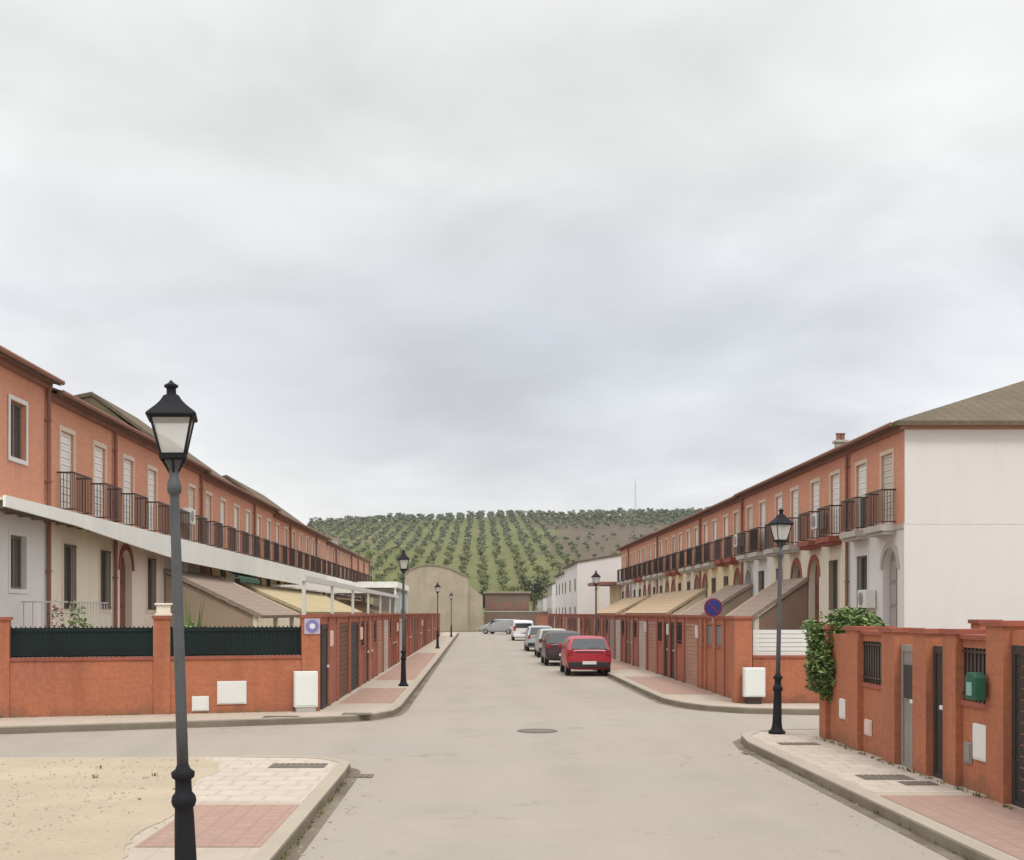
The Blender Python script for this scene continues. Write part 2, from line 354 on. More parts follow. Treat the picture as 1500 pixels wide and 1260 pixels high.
# near left corner (pavement strip and sandy lot)
l1 = [(KL-.02, -20), (KL-.02, 15.6)] + arc(KL-.92, 16.35, .9, 0, 90, 8)[1:] + [(-3.4, 17.3)]
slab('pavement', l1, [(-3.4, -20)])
l1b = [(-3.4, 17.3), (-7.5, 17.2), (-60, 16.6)]
struct('dirt_lot', MB().prism([(-3.4,-20),(-3.4,17.3),(-7.5,17.2),(-60,16.6),(-60,-20)], -.02, .118), SAND)
g = MB(); g.quad((-3.05,10.6,.124),(KL-.13,10.6,.124),(KL-.13,12.95,.124),(-3.05,12.95,.124)); g.quad((-3.05,-19,.124),(KL-.13,-19,.124),(KL-.13,9.8,.124),(-3.05,9.8,.124)); struct('pink_paving', g, PINK)
g = MB(); g.prism([(-3.75,13.1),(KL-.13,13.1),(KL-.13,15.6)] + arc(KL-.92, 16.35, .75, 0, 90, 6) + [(-3.9,17.2)], .0, .1245); struct('ribbed_paving', g, RIB)
random.seed(3)
pts = [(-3.9, 17.0), (-3.9, 6)] + [(-3.08+random.uniform(-.03, .03)+.12*math.sin(y*.9)+.05*math.sin(y*2.7), y) for y in [6+.12*k for k in range(59)]] + [(-3.45, 13.2), (-3.35, 14), (-3.5, 14.9), (-3.38, 15.6), (-3.6, 16.6)]
struct('dirt_spill', MB().prism(pts, .1, .1275), SAND)
# far left corner
l2 = [(-60, 5.2), (-30, 15.3), (-8.7, 21.85), (-3.3, 23.9)] + [(-2.6, 24.25), (-2.15, 24.75), (-1.88, 25.6), (KL, 26.8)] + [(KL-.1, 60), (KL-.35, 128)]
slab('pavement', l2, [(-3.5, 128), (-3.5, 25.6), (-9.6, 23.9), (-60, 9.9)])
g = MB(); g.quad((-3.2,27.5,.124),(KL-.15,27.5,.124),(KL-.16,33.0,.124),(-3.2,33.0,.124)); g.quad((-3.2,37,.124),(KL-.18,37,.124),(KL-.3,62,.124),(-3.2,62,.124)); struct('pink_paving', g, PINK)
# near right corner
l3 = [(70, 21.4), (5.9, 21.4)] + [(5.3, 21.3), (4.85, 20.95), (4.55, 20.3), (KR-.02, 19.3)] + [(KR-.02, -20)]
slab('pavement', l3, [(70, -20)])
g = MB(); g.quad((KR+.12,-19,.124),(XN-.05,-19,.124),(XN-.05,13.6,.124),(KR+.12,13.6,.124)); struct('pink_paving', g, PINK)
g = MB(); g.prism([(KR+.12,13.8),(XN-.05,13.8),(XN-.05,21.2),(5.3,21.15),(4.9,20.8),(4.62,20.2),(KR+.12,19.3)], .0, .1245); struct('ribbed_paving', g, RIB)
# far right corner
l4 = [(KR+.2, 128), (KR+.2, 60), (KR+.12, 33), (KR+.15, 29.2), (4.8, 27.9), (5.2, 26.9), (5.9, 26.25), (6.9, 25.95), (8.5, 25.8), (70, 25.5)]
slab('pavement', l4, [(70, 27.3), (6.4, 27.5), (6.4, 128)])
g = MB(); g.quad((KR+.3,30.5,.124),(XR-.08,30.5,.124),(XR-.08,39,.124),(KR+.3,39,.124)); g.quad((KR+.36,44,.124),(XR-.08,44,.124),(XR-.08,70,.124),(KR+.36,70,.124)); struct('pink_paving', g, PINK)
# front gardens behind the walls
g = MB(); g.prism([(-40,14.5),(-9.6,23.9),(-3.5,25.6),(-3.5,128),(-40,128)], -.02, .09); g.prism([(6.3,27.6),(60,27.6),(60,128),(6.3,128)], -.02, .09); struct('garden_ground', g, mat('garden floor', (.36, .30, .24), .9, 'dirt', col2=(.28, .26, .18)))

def cover(px, py, w, d, kind, z, label, grp='metal covers set into the street'):
    p = P(px, py, z); b = MB()
    if kind == 'round':
        b.lathe([(w/2, 0), (w/2, .010), (w*.44, .012), (w*.44, .009), (w*.40, .009), (w*.40, .013)], 24)
    else:
        b.box(-w/2, w/2, -d/2, d/2, 0, .008)
        for i in range(int(w/.08)): b.box(-w/2+.03+i*.08, -w/2+.07+i*.08, -d/2+.03, d/2-.03, .008, .014)
    o = obj('manhole_cover' if kind != 'grate' else 'drain_grate', b, mat('cast iron cover', (.15, .125, .10), .7, var=.4, scale=6, col2=(.22, .19, .15)))
    o.location = p; tag(o, label, 'manhole cover' if kind != 'grate' else 'drain grate', grp); return o
cover(787, 1071, .75, .75, 'round', .003, 'round iron manhole cover in the middle of the road junction')
cover(437, 1122, .75, .45, 'sq', .125, 'dark rectangular cover in the near left pavement corner')
cover(522, 1137, .45, .30, 'grate', .004, 'small drain grate in the road off the near left kerb corner')
cover(1296, 1139, .62, .42, 'sq', .125, 'dark rectangular cover in front of the grey gate on the right pavement')
cover(1345, 1148, .40, .3, 'sq', .125, 'small cover beside the dark gate on the right pavement')
cover(1170, 1090, .62, .3, 'sq', .125, 'rectangular cover beside the foot of the right street lamp')
cover(1112, 1104, .5, .25, 'grate', .004, 'drain grate in the road off the near right kerb corner')
cover(412, 1050, .7, .3, 'sq', .125, 'flat cover on the far left pavement below the white cabinet')
cover(523, 1046, .6, .45, 'sq', .125, 'pale cover on the far left pavement at the rounded corner')

# ------------------------------------------------------------------ houses
CACHE = {}
def cached(key, fn):
    if key not in CACHE: CACHE[key] = fn()
    return CACHE[key]
def arch_holes(x0, x1, ztop): pass
SH = .12      # recess of openings
Z1 = 4.72     # first floor line
def bal_railing(w, p, h=1.0):
    b = MB(); n = int(w/.105)
    for z, t in ((h, .022), (.08, .016)):
        b.box(0, w, -p, -p+.03, z-t, z+t); b.box(0, .03, -p+.03, 0, z-t, z+t); b.box(w-.03, w, -p+.03, 0, z-t, z+t)
    for i in range(n+1):
        x = .008 + (w-.016)*i/n; b.box(x-.008, x+.008, -p+.005, -p+.021, .09, h-.02)
    for i in range(1, 5):
        y = -p + p*i/5
        for x in (.015, w-.015): b.box(x-.008, x+.008, y-.008, y+.008, .09, h-.02)
    return b
def house(side, ya, yb, eave, ground, idx, label, flip=False, steep=False, hip=False, pipe=True, win=False, group=None, back='shut', gable=None, endface=False, twin=False):
    w = yb-ya; D = 11.6
    X = FL if side == 'L' else FR
    base = (X, ya, 0) if side == 'L' else (X, yb, 0)
    t = thing('terraced_house', label, 'house', base, RL if side == 'L' else RR, group)
    def fx(o): return o if side == 'L' else w-o        # offset from the near end -> local x
    def span(o, ww): c = fx(o); return (c-ww/2, c+ww/2)
    d1, d2 = (1.4, w-1.35)
    # upper storey
    holes = []; doors = []
    if win:
        a = span(2.5, .95); holes.append((*a, 5.75, 7.05)); 
        b_ = None
    else:
        for o in (d1, d2): a = span(o, 1.0); doors.append(a); holes.append((*a, Z1+.08, 6.85))
    ub = MB().wall(.004, w-.004, Z1, eave, holes, 0, .28)
    ub.box(.004, .2, .28, D-.2, Z1, eave); ub.box(w-.2, w-.004, .28, D-.2, Z1, eave); ub.box(.004, w-.004, D-.2, D, Z1, eave)
    obj('upper_wall', ub, BRICK, t)
    # ground floor with an arched porch and a window
    oa, ow = (1.15, w-1.5) if not flip else (w-1.2, 1.5)
    ga = span(oa, 1.25); gw = span(ow, .95)
    arch = not win and not twin; wz = 2.75 if win else 2.3; wt = 3.98
    if win: gw = span(2.5, .95)
    if twin: ga = span(1.55, .9); gw = span(4.5, .9)
    gh = [(*gw, wz, wt)] + ([(*ga, .09, 4.1)] if arch else []) + ([(*ga, wz, wt)] if twin else [])
    gb = MB().wall(.0, w, 0, Z1-.002, gh, -.012, .28)
    if arch:      # spandrels make the opening an arch
        cxx = (ga[0]+ga[1])/2; r = .62; n = 10; zc = 3.48
        for sgn in (-1, 1):
            pts = [(cxx+sgn*.625, 4.1)] + [(cxx+sgn*r*math.cos(R(90*i/n)), zc+r*math.sin(R(90*i/n))) for i in range(n+1)]
            if sgn > 0: pts = pts[::-1]
            gb.prof(pts, -.0, .27)
    gb.box(0, .2, .28, D-.2, 0, Z1-.002); gb.box(w-.2, w, .28, D-.2, 0, Z1-.002); gb.box(0, w, D-.2, D, 0, Z1-.002)
    obj('ground_floor_wall', gb, GROUNDC[ground], t)
    # belt
    obj('belt_course', MB().box(-.0, w, -.05, -.014, Z1-.14, Z1-.01), CONC if not flip else SURR, t)
    if arch:
        am = MB(); n = 14; r0, r1 = .62, .80
        for i in range(n):
            a0, a1 = R(180*i/n), R(180*(i+1)/n)
            am.prof([(cxx+r0*math.cos(a0), zc+r0*math.sin(a0)), (cxx+r1*math.cos(a0), zc+r1*math.sin(a0)), (cxx+r1*math.cos(a1), zc+r1*math.sin(a1)), (cxx+r0*math.cos(a1), zc+r0*math.sin(a1))], -.045, -.013)
        obj('arch_surround', am, COPING if ground != 'white' else CONC, t)
        dr = obj('front_door', MB().box(ga[0]+.005, ga[1]-.005, .20, .25, .1, 4.09), WOOD if ground != 'white' else GREYD, t)
        pn = MB()
        for i in range(2):
            for j in range(3): pn.box(ga[0]+.12+i*.54, ga[0]+.58+i*.54, .18, .20, 1.75+j*.7, 2.33+j*.7)
        obj('door_panel', pn, mat('door panel wood', (.21, .08, .045), .6, var=.3) if ground != 'white' else mat('grey door panel', (.40, .35, .33), .6, var=.2), dr)
    # windows: frame, panes, surround
    def window(a, z0, z1, nm='window'):
        x0, x1 = a
        f = MB().wall(x0, x1, z0, z1, [(x0+.06, (x0+x1)/2-.03, z0+.06, z1-.06), ((x0+x1)/2+.03, x1-.06, z0+.06, z1-.06)], SH-.03, SH+.03)
        f = obj(nm, f, FRAME, t)
        obj('pane', MB().box(x0+.05, x1-.05, SH, SH+.012, z0+.05, z1-.05), GLASS, f)
        obj('surround', MB().wall(x0-.1, x1+.1, z0-.1, z1+.1, [(x0, x1, z0, z1)], -.035, -.0125), SURR if ground != 'white' else WHITE, f)
        gr = MB()
        for i in range(7): xx = x0+.06+(x1-x0-.12)*i/6; gr.rod((xx, -.06, z0+.02), (xx, -.06, z1-.02), .009, 5)
        for zz in (z0+.04, z1-.04): gr.box(x0, x1, -.075, -.045, zz-.012, zz+.012)
        if z0 < 4.5 and not win: obj('window_grille', gr, IRON, f)
        return f
    window(gw, wz, wt)
    if twin: window(ga, wz, wt)
    if win: window((holes[0][0], holes[0][1]), 5.75, 7.05)
    # balcony doors and balconies
    for k, (x0, x1) in enumerate(doors):
        z0, z1 = holes[k][2], holes[k][3]
        up = (idx*7+k*3) % 5
        sh = MB(); zz = z0 if up != 3 else z0+1.0; nn = int((z1-zz)/.09)
        for q in range(nn): sh.box(x0+.04, x1-.04, SH-.05-(.012 if q % 2 else 0), SH, zz+(z1-zz)*q/nn, zz+(z1-zz)*(q+1)/nn-.012)
        d = obj('balcony_door', MB().wall(x0, x1, z0, z1, [(x0+.05, x1-.05, z0+.05, z1-.05)], SH-.06, SH+.04), WMET, t)
        obj('roller_shutter', sh, SHUT if (idx+k) % 4 else SHUTG, d); obj('pane', MB().box(x0+.05, x1-.05, SH+.01, SH+.02, z0+.05, z1-.05), GLASS, d)
        obj('surround', MB().wall(x0-.09, x1+.09, z0, z1+.12, [(x0, x1, z0, z1)], -.03, -.001), SURR, d)
        bw = 1.46; bx = (x0+x1)/2-bw/2
        s_ = obj('balcony', MB().box(bx-.05, bx+bw+.05, -.46, -.002, Z1-.16, Z1+.02).box(bx+.0, bx+bw, -.38, -.002, Z1-.26, Z1-.16), COPING if (idx % 3 == 1) else CONC, t)
        rl = obj('railing', cached(('rail',), lambda: bal_railing(1.46, .42).mesh('railing')), IRON, s_, loc=(bx, 0, Z1+.02))
        if back == 'dark' or (back == 'mix' and (idx*5+k*2) % 3 == 0):
            obj('privacy_screen', MB().box(bx+.03, bx+bw-.03, -.385, -.375, Z1+.08, Z1+.95), mat('dark balcony screen', (.035, .022, .02), .85, var=.4, scale=6), s_)
    # cornice, roof
    obj('cornice', MB().box(0, w, -.14, -.001, eave-.16, eave-.02).box(0, w, -.24, -.001, eave-.02, eave+.05), CORN, t)
    pit = .62 if steep else .38; rd = D/2; ov = .34; th = .13
    ez = eave+.06
    rb = MB()
    if steep: pit = .82
    if hip:      # hipped end on the camera side: local x from near end
        nx = lambda o: o if side == 'L' else w-o
        A = nx(-ov); B = nx(w); rz = ez+pit*rd
        for dz in (0, -th):
            rb.quad((A,-ov,ez+dz),(B,-ov,ez+dz),(B,rd,rz+dz)); rb.quad((A,-ov,ez+dz),(B,rd,rz+dz),(A,D+ov,ez+dz)); rb.quad((B,rd,rz+dz),(B,D+ov,ez+dz),(A,D+ov,ez+dz))
        rb.quad((A,-ov,ez-th),(B,-ov,ez-th),(B,-ov,ez),(A,-ov,ez)); rb.quad((A,-ov,ez-th),(A,D+ov,ez-th),(A,D+ov,ez),(A,-ov,ez)); rb.quad((A,D+ov,ez-th),(B,D+ov,ez-th),(B,D+ov,ez),(A,D+ov,ez))
    else:
        ry = 2.4 if steep else rd; rz = ez+pit*ry
        prof_ = [(-ov, ez-th), (-ov, ez), (ry, rz), (D+ov, ez), (D+ov, ez-th), (ry, rz-th)]
        b = len(rb.v)
        for x in (0, w):
            for y, z in prof_: rb.v.append(Vector((x, y, z)))
        n = 6
        for i in range(n): j = (i+1) % n; rb.f.append((b+i, b+j, b+n+j, b+n+i))
        for k0 in (b, b+n): rb.f.append((k0, k0+1, k0+2, k0+5)); rb.f.append((k0+5, k0+2, k0+3, k0+4))
        if steep or endface:
            for xx in (.05, w-.15): rb.quad((xx, 0, eave), (xx, ry, rz-th), (xx, D, eave))
    rf = obj('roof', rb, ROOF, t)
    if not hip:
        if idx % 2 == 0:
            obj('ridge_cap', MB().prof([(0, 0), (.12, .08), (.24, 0)], 0, w), ROOF, rf).matrix_local = Matrix.Translation((0, ry+.12, rz-.02)) @ Matrix.Rotation(R(90), 4, 'Z') @ Matrix.Translation((-.12+.0, -w, 0)) @ Matrix.Translation((.0, .0, 0))
    obj('gutter_pipe', MB().rod((0, -ov-.05, ez-.05), (w, -ov-.05, ez-.05), .06, 8), CORN, t)
    if pipe:
        x = fx(w-.12); pb = MB().rod((x, -.09, .1), (x, -.09, eave-.02), .055, 8)
        for z in (1.5, 3.2, 5.4, 6.9): pb.box(x-.07, x+.07, -.15, -.0, z, z+.04)
        obj('drainpipe', pb, PIPE, t, smooth=False)
    return t

LW = 5.4
cols = ['white', 'cream', 'pink', 'white', 'yellow', 'white', 'cream', 'yellow', 'cream', 'white', 'pink', 'white', 'cream', 'white', 'cream', 'white', 'white']
cdesc = {'white': 'white', 'cream': 'cream', 'yellow': 'yellow', 'pink': 'pale pink'}
house('L', 25.0, 29.4, 7.85, 'white', 0, 'orange brick house at the left edge, plain upstairs window and white ground floor', win=True, group='terraced houses of the left row', endface=True)
for i in range(16):
    ya = 29.4+LW*i; ev = 7.62 if i < 3 else 7.5 if i < 6 else 7.32 if i < 10 else 7.12
    c = cols[i+1]
    house('L', ya, ya+LW, ev, c, i+1, '%s brick house with balconies along the left row, %s ground floor' % (ORD[i], cdesc[c]), flip=bool(i % 2 == 0) and i > 0, steep=i in (2, 3, 6, 7),
          group='terraced houses of the left row', twin=i == 0, back='none' if i < 5 else 'dark' if i < 10 else 'mix', pipe=i in (0, 4, 10, 13, 15) or i % 2 == 0)
RW = 5.1
rcols = ['white', 'cream', 'cream', 'white', 'yellow', 'yellow', 'cream', 'yellow', 'cream', 'pink', 'cream', 'white', 'pink']
for i in range(13):
    ya = 33.6+RW*i; ev = 7.5 if i < 4 else 7.45 if i < 9 else 7.5
    lab = '%s brick house with balconies along the right row, %s ground floor' % (ORD[i], cdesc[rcols[i]])
    if i == 0: lab = 'end house of the right row, brick front and big blank white gable wall'
    hh = house('R', ya, ya+RW, ev, rcols[i], i, lab, flip=bool(i % 2), hip=(i == 0), group='terraced houses of the right row', back='dark' if 5 < i < 12 else 'mix' if i > 2 else 'none', pipe=i in (0, 3, 5, 8, 11))
    if i == 0:
        gw_ = MB(); D = 11.6; w = RW
        gw_.box(w+.0, w+.03, -.02, D, 0, Z1-.03); gw_.box(w+.0, w+.022, .0, D, Z1-.02, ev-.02)
        obj('gable_wall', gw_, WHITE, hh)
        obj('gable_cornice', MB().box(w+.001, w+.14, -.14, D, ev-.14, ev+.0).box(w+.001, w+.30, -.24, D, ev+.0, ev+.055), mat('gable cornice', (.42, .22, .17), .9, var=.2), hh)
# ridge of the hipped roof runs on: filler above the end house's party wall
def chimney(x, y, z, h, s, label, m=CONC):
    t = thing('chimney', label, 'chimney', (x, y, z), 0)
    obj('stack', MB().box(-s/2, s/2, -s/2, s/2, -.6, h), m, t, bevel=.01); obj('cap', MB().box(-s/2-.06, s/2+.06, -s/2-.06, s/2+.06, h, h+.08), CONC, t)
    for k in (-1, 1): obj('flue', MB().lathe([(.08, h+.08), (.08, h+.3), (.1, h+.3), (.1, h+.34)], 10, (k*s*.22, 0, 0)), CORN, t)
chimney(12.9, 42.5, 7.75, .5, .34, 'grey chimney on the right row roof above the second house')
chimney(FL-1.3, 99.5, 7.8, .5, .5, 'small chimney near the far end of the left row')

# ------------------------------------------------------------------ white canopy along the left row
t = thing('canopy', 'long white edged canopy above the ground floors of the left row', 'canopy', (FL, 25, 0))
cb = MB(); ys = [24.9, 29.4, 34, 40, 55, 70, 88, 104]; hs = [.24, .32, .52, .74, .84, .90, .9, .8]
for i in range(len(ys)-1):
    for (ya, yb, h0, h1) in ((ys[i]-25, ys[i+1]-25, hs[i], hs[i+1]),):
        x1, x0 = .76, .70; zt = 4.66
        b = len(cb.v)
        for y, h in ((ya, h0), (yb, h1)): cb.v += [Vector(q) for q in ((x0,y,zt-h),(x1,y,zt-h),(x1,y,zt),(x0,y,zt))]
        for q in ((0,1,5,4),(1,2,6,5),(2,3,7,6),(3,0,4,7)): cb.f.append(tuple(b+k for k in q))
        if i == 0: cb.f.append((b, b+3, b+2, b+1))
        if i == len(ys)-2: cb.f.append((b+4, b+5, b+6, b+7))
obj('fascia', cb, mat('white canopy edge', (.84, .84, .79), .7, var=.2, scale=1.5, stain=.25), t)
obj('canopy_roof', MB().box(.055, .70, -.1, 79, 4.56, 4.62), CREAMP, t)
bmm = MB().box(.06, .69, 0, .09, 4.40, 4.555).mesh('beam')
for i in range(46): obj('beam', bmm, mat('brown canopy beam', (.19, .15, .11), .8, var=.3), t, loc=(0, i*(.8 if i < 10 else 1.7)-(0 if i < 10 else 9), 0))
t = thing('pergola', 'white post pergola behind the left garden wall, over the driveways', 'pergola', (-7.0, 48, 0))
for i in range(7): obj('post', MB().box(-.07, .07, i*9.4, i*9.4+.14, .09, 3.48), WMET, t)
obj('front_beam', MB().box(-.08, .08, -.1, 57, 3.48, 3.72), WMET, t)
crm = MB().box(-3.4, -.09, 0, .08, 3.5, 3.62).mesh('cross_beam')
for i in range(10): obj('cross_beam', crm, WMET, t, loc=(0, 12+i*4.4, 0))
obj('canopy_sheet', MB().box(-2.7, -.1, 30, 57, 3.63, 3.66), CREAMP, t)

# ------------------------------------------------------------------ lean-to roofs in the front gardens
def leanto(side, ya, yb, xin, xout, ztop, zlow, m, label, cat='lean-to', wm=None):
    s = 1 if side == 'L' else -1
    X = FL+.06 if side == 'L' else FR-.06
    t = thing('lean_to_roof', label, cat, (X, ya, 0), 0, 'lean-to roofs over the garage ramps')
    w = abs(xout); L_ = yb-ya
    # local: x from facade outward (signed), y along the street; tiles need rolls down the slope -> mesh built in rotated child
    o = obj('tiled_roof', None or MB().quad((0,0,0),(L_,0,0),(L_,math.hypot(w, ztop-zlow),0),(0,math.hypot(w, ztop-zlow),0)).box(0, L_, 0, math.hypot(w, ztop-zlow)-.01, -.12, -.01), m, t)
    ang = math.atan2(ztop-zlow, w)
    # basis: local x -> +Y (L) or -Y (R); local y -> outward & down
    ex = Vector((0, s, 0)); ey = Vector((s*math.cos(ang), 0, -math.sin(ang))); ez = ex.cross(ey)
    mm = Matrix((ex, ey, ez)).transposed().to_4x4()
    if ez.z < 0: ex = -ex; ez = ex.cross(ey); mm = Matrix((ex, ey, ez)).transposed().to_4x4()
    org = Vector((0, 0 if ex.y > 0 else L_, ztop))
    o.matrix_local = Matrix.Translation(org) @ mm
    rk = MB()
    for yy in (L_-.02,):
        rk.prof([(0, ztop-.16), (s*w, zlow-.16), (s*w, zlow+.05), (0, ztop+.05)] if s > 0 else [(0, ztop-.16), (0, ztop+.05), (s*w, zlow+.05), (s*w, zlow-.16)], yy, yy+.08)
    obj('verge', rk, SURR, t)
    ps = MB()
    for yy in (.1, L_/2, L_-.25): ps.box(*sorted((s*(w-.35), s*(w-.2))), yy, yy+.15, .09, zlow+.02)
    obj('post', ps, GROUNDC['cream'], t)
    sw = MB()
    sw.prof([(0, .09), (s*(w-.36), .09), (s*(w-.36), zlow-.0), (0, ztop-.17)] if s > 0 else [(0, .09), (0, ztop-.17), (s*(w-.36), zlow-.0), (s*(w-.36), .09)], .1, .25)
    obj('side_wall', sw, wm or GROUNDC['cream'], t)
leanto('L', 40.2, 48.4, 0, 3.3, 3.7, 2.12, LEANB, 'brown tiled lean-to roof nearest on the left, sloping to the garden fence', wm=mat('tan rendered side', (.36, .275, .20), .9, var=.25, scale=2, stain=.3))
leanto('L', 53.0, 77.5, 0, 3.0, 3.55, 2.25, LEANY, 'long straw coloured lean-to roof in the middle of the left row')
leanto('L', 84, 100, 0, 3.3, 3.5, 2.2, LEANT, 'tan lean-to roof near the far end of the left row')
leanto('R', 43.2, 47.4, 0, 2.1, 3.5, 2.05, LEANB, 'brown tiled lean-to roof nearest on the right, above the white panels', wm=mat('brown rendered side', (.30, .20, .15), .9, var=.3, scale=2, stain=.3))
leanto('R', 52.0, 57.0, 0, 2.3, 3.5, 2.1, LEANB, 'brown tiled lean-to roof behind the round blue sign', wm=MC['tan rendered side'])
leanto('R', 62.5, 80, 0, 2.1, 3.5, 2.2, LEANT, 'long tan lean-to roof in the middle of the right row')
leanto('R', 83.0, 97, 0, 2.4, 3.4, 2.2, LEANT, 'tan lean-to roof beside the yellow porch at the far end of the right row')
# flat dark porch and yellow wall at the end of the right row
t = thing('porch', 'yellow lit porch with flat dark roof at the end of the right row', 'porch', (11.9, 100.5, 0))
obj('flat_roof', MB().box(-2.2, 1, -1, 5, 4.55, 4.8), CORN, t)
obj('porch_wall', MB().box(-.3, .9, -.5, 4.6, 0, 4.54), GROUNDC['yellow'], t); obj('post', MB().box(-2.1, -1.8, -.9, -.6, 0, 4.55), GROUNDC['yellow'], t)

# ------------------------------------------------------------------ garden walls
GATE = {'dark': mat('dark gate metal', (.05, .042, .04), .6, var=.3, scale=5), 'brown': mat('brown gate wood', (.17, .085, .05), .7, var=.3, scale=5), 'grey': mat('grey gate metal', (.30, .27, .25), .55, var=.3, scale=4),
        'white': mat('pale gate metal', (.55, .47, .42), .6, var=.2, scale=4), 'tan': mat('tan gate metal', (.42, .24, .17), .65, var=.25, scale=4)}
def garden_wall(name, label, loc, rz, segs, top=2.16, grp=None, low=1.2, beam=True, cat='wall', WB=None, near=False):
    """segs: list of (kind, u0, u1, extra); local x along the wall, local -y is the street side"""
    t = thing(name, label, cat, loc, rz, grp)
    th = .26; zb = .06; WB = WB or WALLB; pf = -.085 if near else -.035
    U0 = min(s[1] for s in segs); U1 = max(s[2] for s in segs)
    wb = MB()
    for s in segs:
        k, a, b = s[:3]; ex = s[3] if len(s) > 3 else None
        if k == 'pillar':
            h = (ex or top)+(.055 if near else 0); p = obj('pillar', MB().box(a, b, pf, th+.035, zb, h-.06), WB, t)
            obj('pillar_cap', MB().box(a-.035, b+.035, pf-.035, th+.065, h-.06, h), COPING, p)
        elif k == 'solid': wb.box(a+.002, b-.002, .0, th, zb, top-.235 if beam else (ex or top)-.08)
        elif k in ('rail', 'glass', 'mesh', 'panel', 'block'):
            wb.box(a+.002, b-.002, .0, th, zb, low)
            obj('sill_course', MB().box(a+.002, b-.002, -.03, th+.03, low, low+.06), COPING, t)
            zt = (top-.24) if beam else (ex or top-.25)
            if ex == 'pale': zt = top-.24
            if near:
                zt = top-.16; obj('lintel', MB().box(a+.001, b-.001, .0, th, top-.159, top-.06), WB, t); obj('lintel_cap', MB().box(a+.001, b-.001, -.05, th+.05, top-.06, top-.005), COPING, t)
            if k == 'rail':
                r = MB(); n = max(3, int((b-a)/.11))
                for i in range(n+1): x = a+.05+(b-a-.1)*i/n; r.box(x-.01, x+.01, .0, .02, low+.06, zt)
                for z in (low+.13, zt-.06): r.box(a+.01, b-.01, -.005, .025, z, z+.03)
                obj('railing', r, IRON, t)
                obj('backing_sheet', MB().box(a+.01, b-.01, .03, .04, low+.07, zt-.01), mat('pale green glass sheet', (.30, .32, .28), .5, var=.5, scale=3) if ex == 'pale' else mat('grey railing sheet', (.20, .17, .155), .7, var=.4, scale=5), t)
            elif k == 'glass': obj('railing_panel', MB().box(a+.02, b-.02, .01, .05, low+.07, zt-.02), mat('blue grey panel', (.20, .22, .25), .4, var=.4, scale=3), t)
            elif k == 'mesh':
                m_ = MB(); n = int((b-a)/.09)
                m_.box(a+.01, b-.01, .13, .145, low+.07, zt-.03)
                for i in range(n+1):
                    x = a+.02+(b-a-.04)*i/n; hh = 0; m_.box(x-.012, x+.012, .105, .13, low+.06, zt+hh)
                for z in (low+.1, zt-.1): m_.box(a+.01, b-.01, .095, .105, z, z+.035)
                obj('fence_screen', m_, GREENF, t)
            elif k == 'panel':
                n = max(1, round((b-a)/1.35))
                for i in range(n):
                    x0 = a+.03+(b-a)*i/n; x1 = a-.03+(b-a)*(i+1)/n
                    pp = MB()
                    for j in range(6): pp.box(x0, x1, .10, .14, low+.06+j*.1, low+.06+j*.1+.088)
                    obj('fence_panel', pp, WMET, t)
        elif k in ('gate', 'garage'):
            zt = (top-.24) if beam else top-(.17 if near else .12)
            if near and k == 'garage': obj('lintel', MB().box(a+.001, b-.001, .0, th, top-.10, top+.06), WB, t); zt = top-.105
            c = GATE[ex or 'dark']
            g_ = MB().wall(a+.02, b-.02, .09, zt, [(a+.09, b-.09, .18, zt-.09)], .0, .06)
            o = obj('gate' if k == 'gate' else 'garage_gate', g_, c, t)
            sl = MB(); n = int((b-a)/.12) if k == 'gate' else int((zt-.2)/.12)
            if k == 'gate':
                for i in range(n): x = a+.1+(b-a-.2)*(i+.5)/n; sl.box(x-.045, x+.045, .02, .04, .18, zt-.09)
            else:
                for i in range(n): z = .18+(zt-.27)*i/n; sl.box(a+.09, b-.09, .02, .04, z+.005, z+.11)
            obj('gate_slats', sl, c, o)
            if k == 'gate':
                obj('handle', MB().box(b-.2, b-.1, -.05, -.005, 1.0, 1.05), WMET, o)
    if wb.v: obj('brick_wall', wb, WB, t)
    if beam:
        obj('top_beam', MB().box(U0, U1, .0, th, top-.23, top-.075), WB, t)
        obj('coping', MB().box(U0, U1, -.05, th+.05, top-.074, top-.0), COPING, t)
    return t
def box_on(t, name, x0, x1, z0, z1, m=WMET, d=.05, y=-.0):
    o = obj(name, MB().box(x0, x1, y-d, y-.002, z0, z1), m, t, bevel=.008)
    obj('lid', MB().box(x0+.03, x1-.03, y-d-.012, y-d-.001, z0+.03, z1-.03), m, o); return o

# left side-street front: fence with three pillars
A = Vector((-3.36, 25.42, 0)); dv = Vector((-6.1, -1.7, 0)).normalized(); FLEN = 12.0
O = A + dv*FLEN; rz = math.atan2(-dv.y, -dv.x); d2v = -dv
def upx(px):     # distance along the fence seen at photo column px
    k = (px-VX)/F; return (k*O.y-O.x)/(d2v.x-k*d2v.y)
pl = [(upx(-2), upx(14)), (upx(225), upx(249)), (upx(442), FLEN)]
segs = [('mesh', 0, pl[0][0], 1.93), ('pillar', *pl[0], 2.12), ('mesh', pl[0][1], pl[1][0], 1.93), ('pillar', *pl[1], 2.14), ('mesh', pl[1][1], pl[2][0], 1.93), ('pillar', *pl[2], 2.16)]
fw = garden_wall('front_wall', 'low orange brick wall topped with dark green fence screen facing the side street', O, rz, segs, low=1.24, beam=False)
for (a, b, y0, y1) in ((318, 361, 998, 1032), (281, 306, 1020, 1042)):
    u0, u1 = upx(a), upx(b); Y = O.y+d2v.y*u0
    box_on(fw, 'meter_box', u0, u1, CH-(y1-VY)/F*Y, CH-(y0-VY)/F*Y, d=.03)
u0, u1 = upx(429), upx(463); Yc = O.y+d2v.y*u0
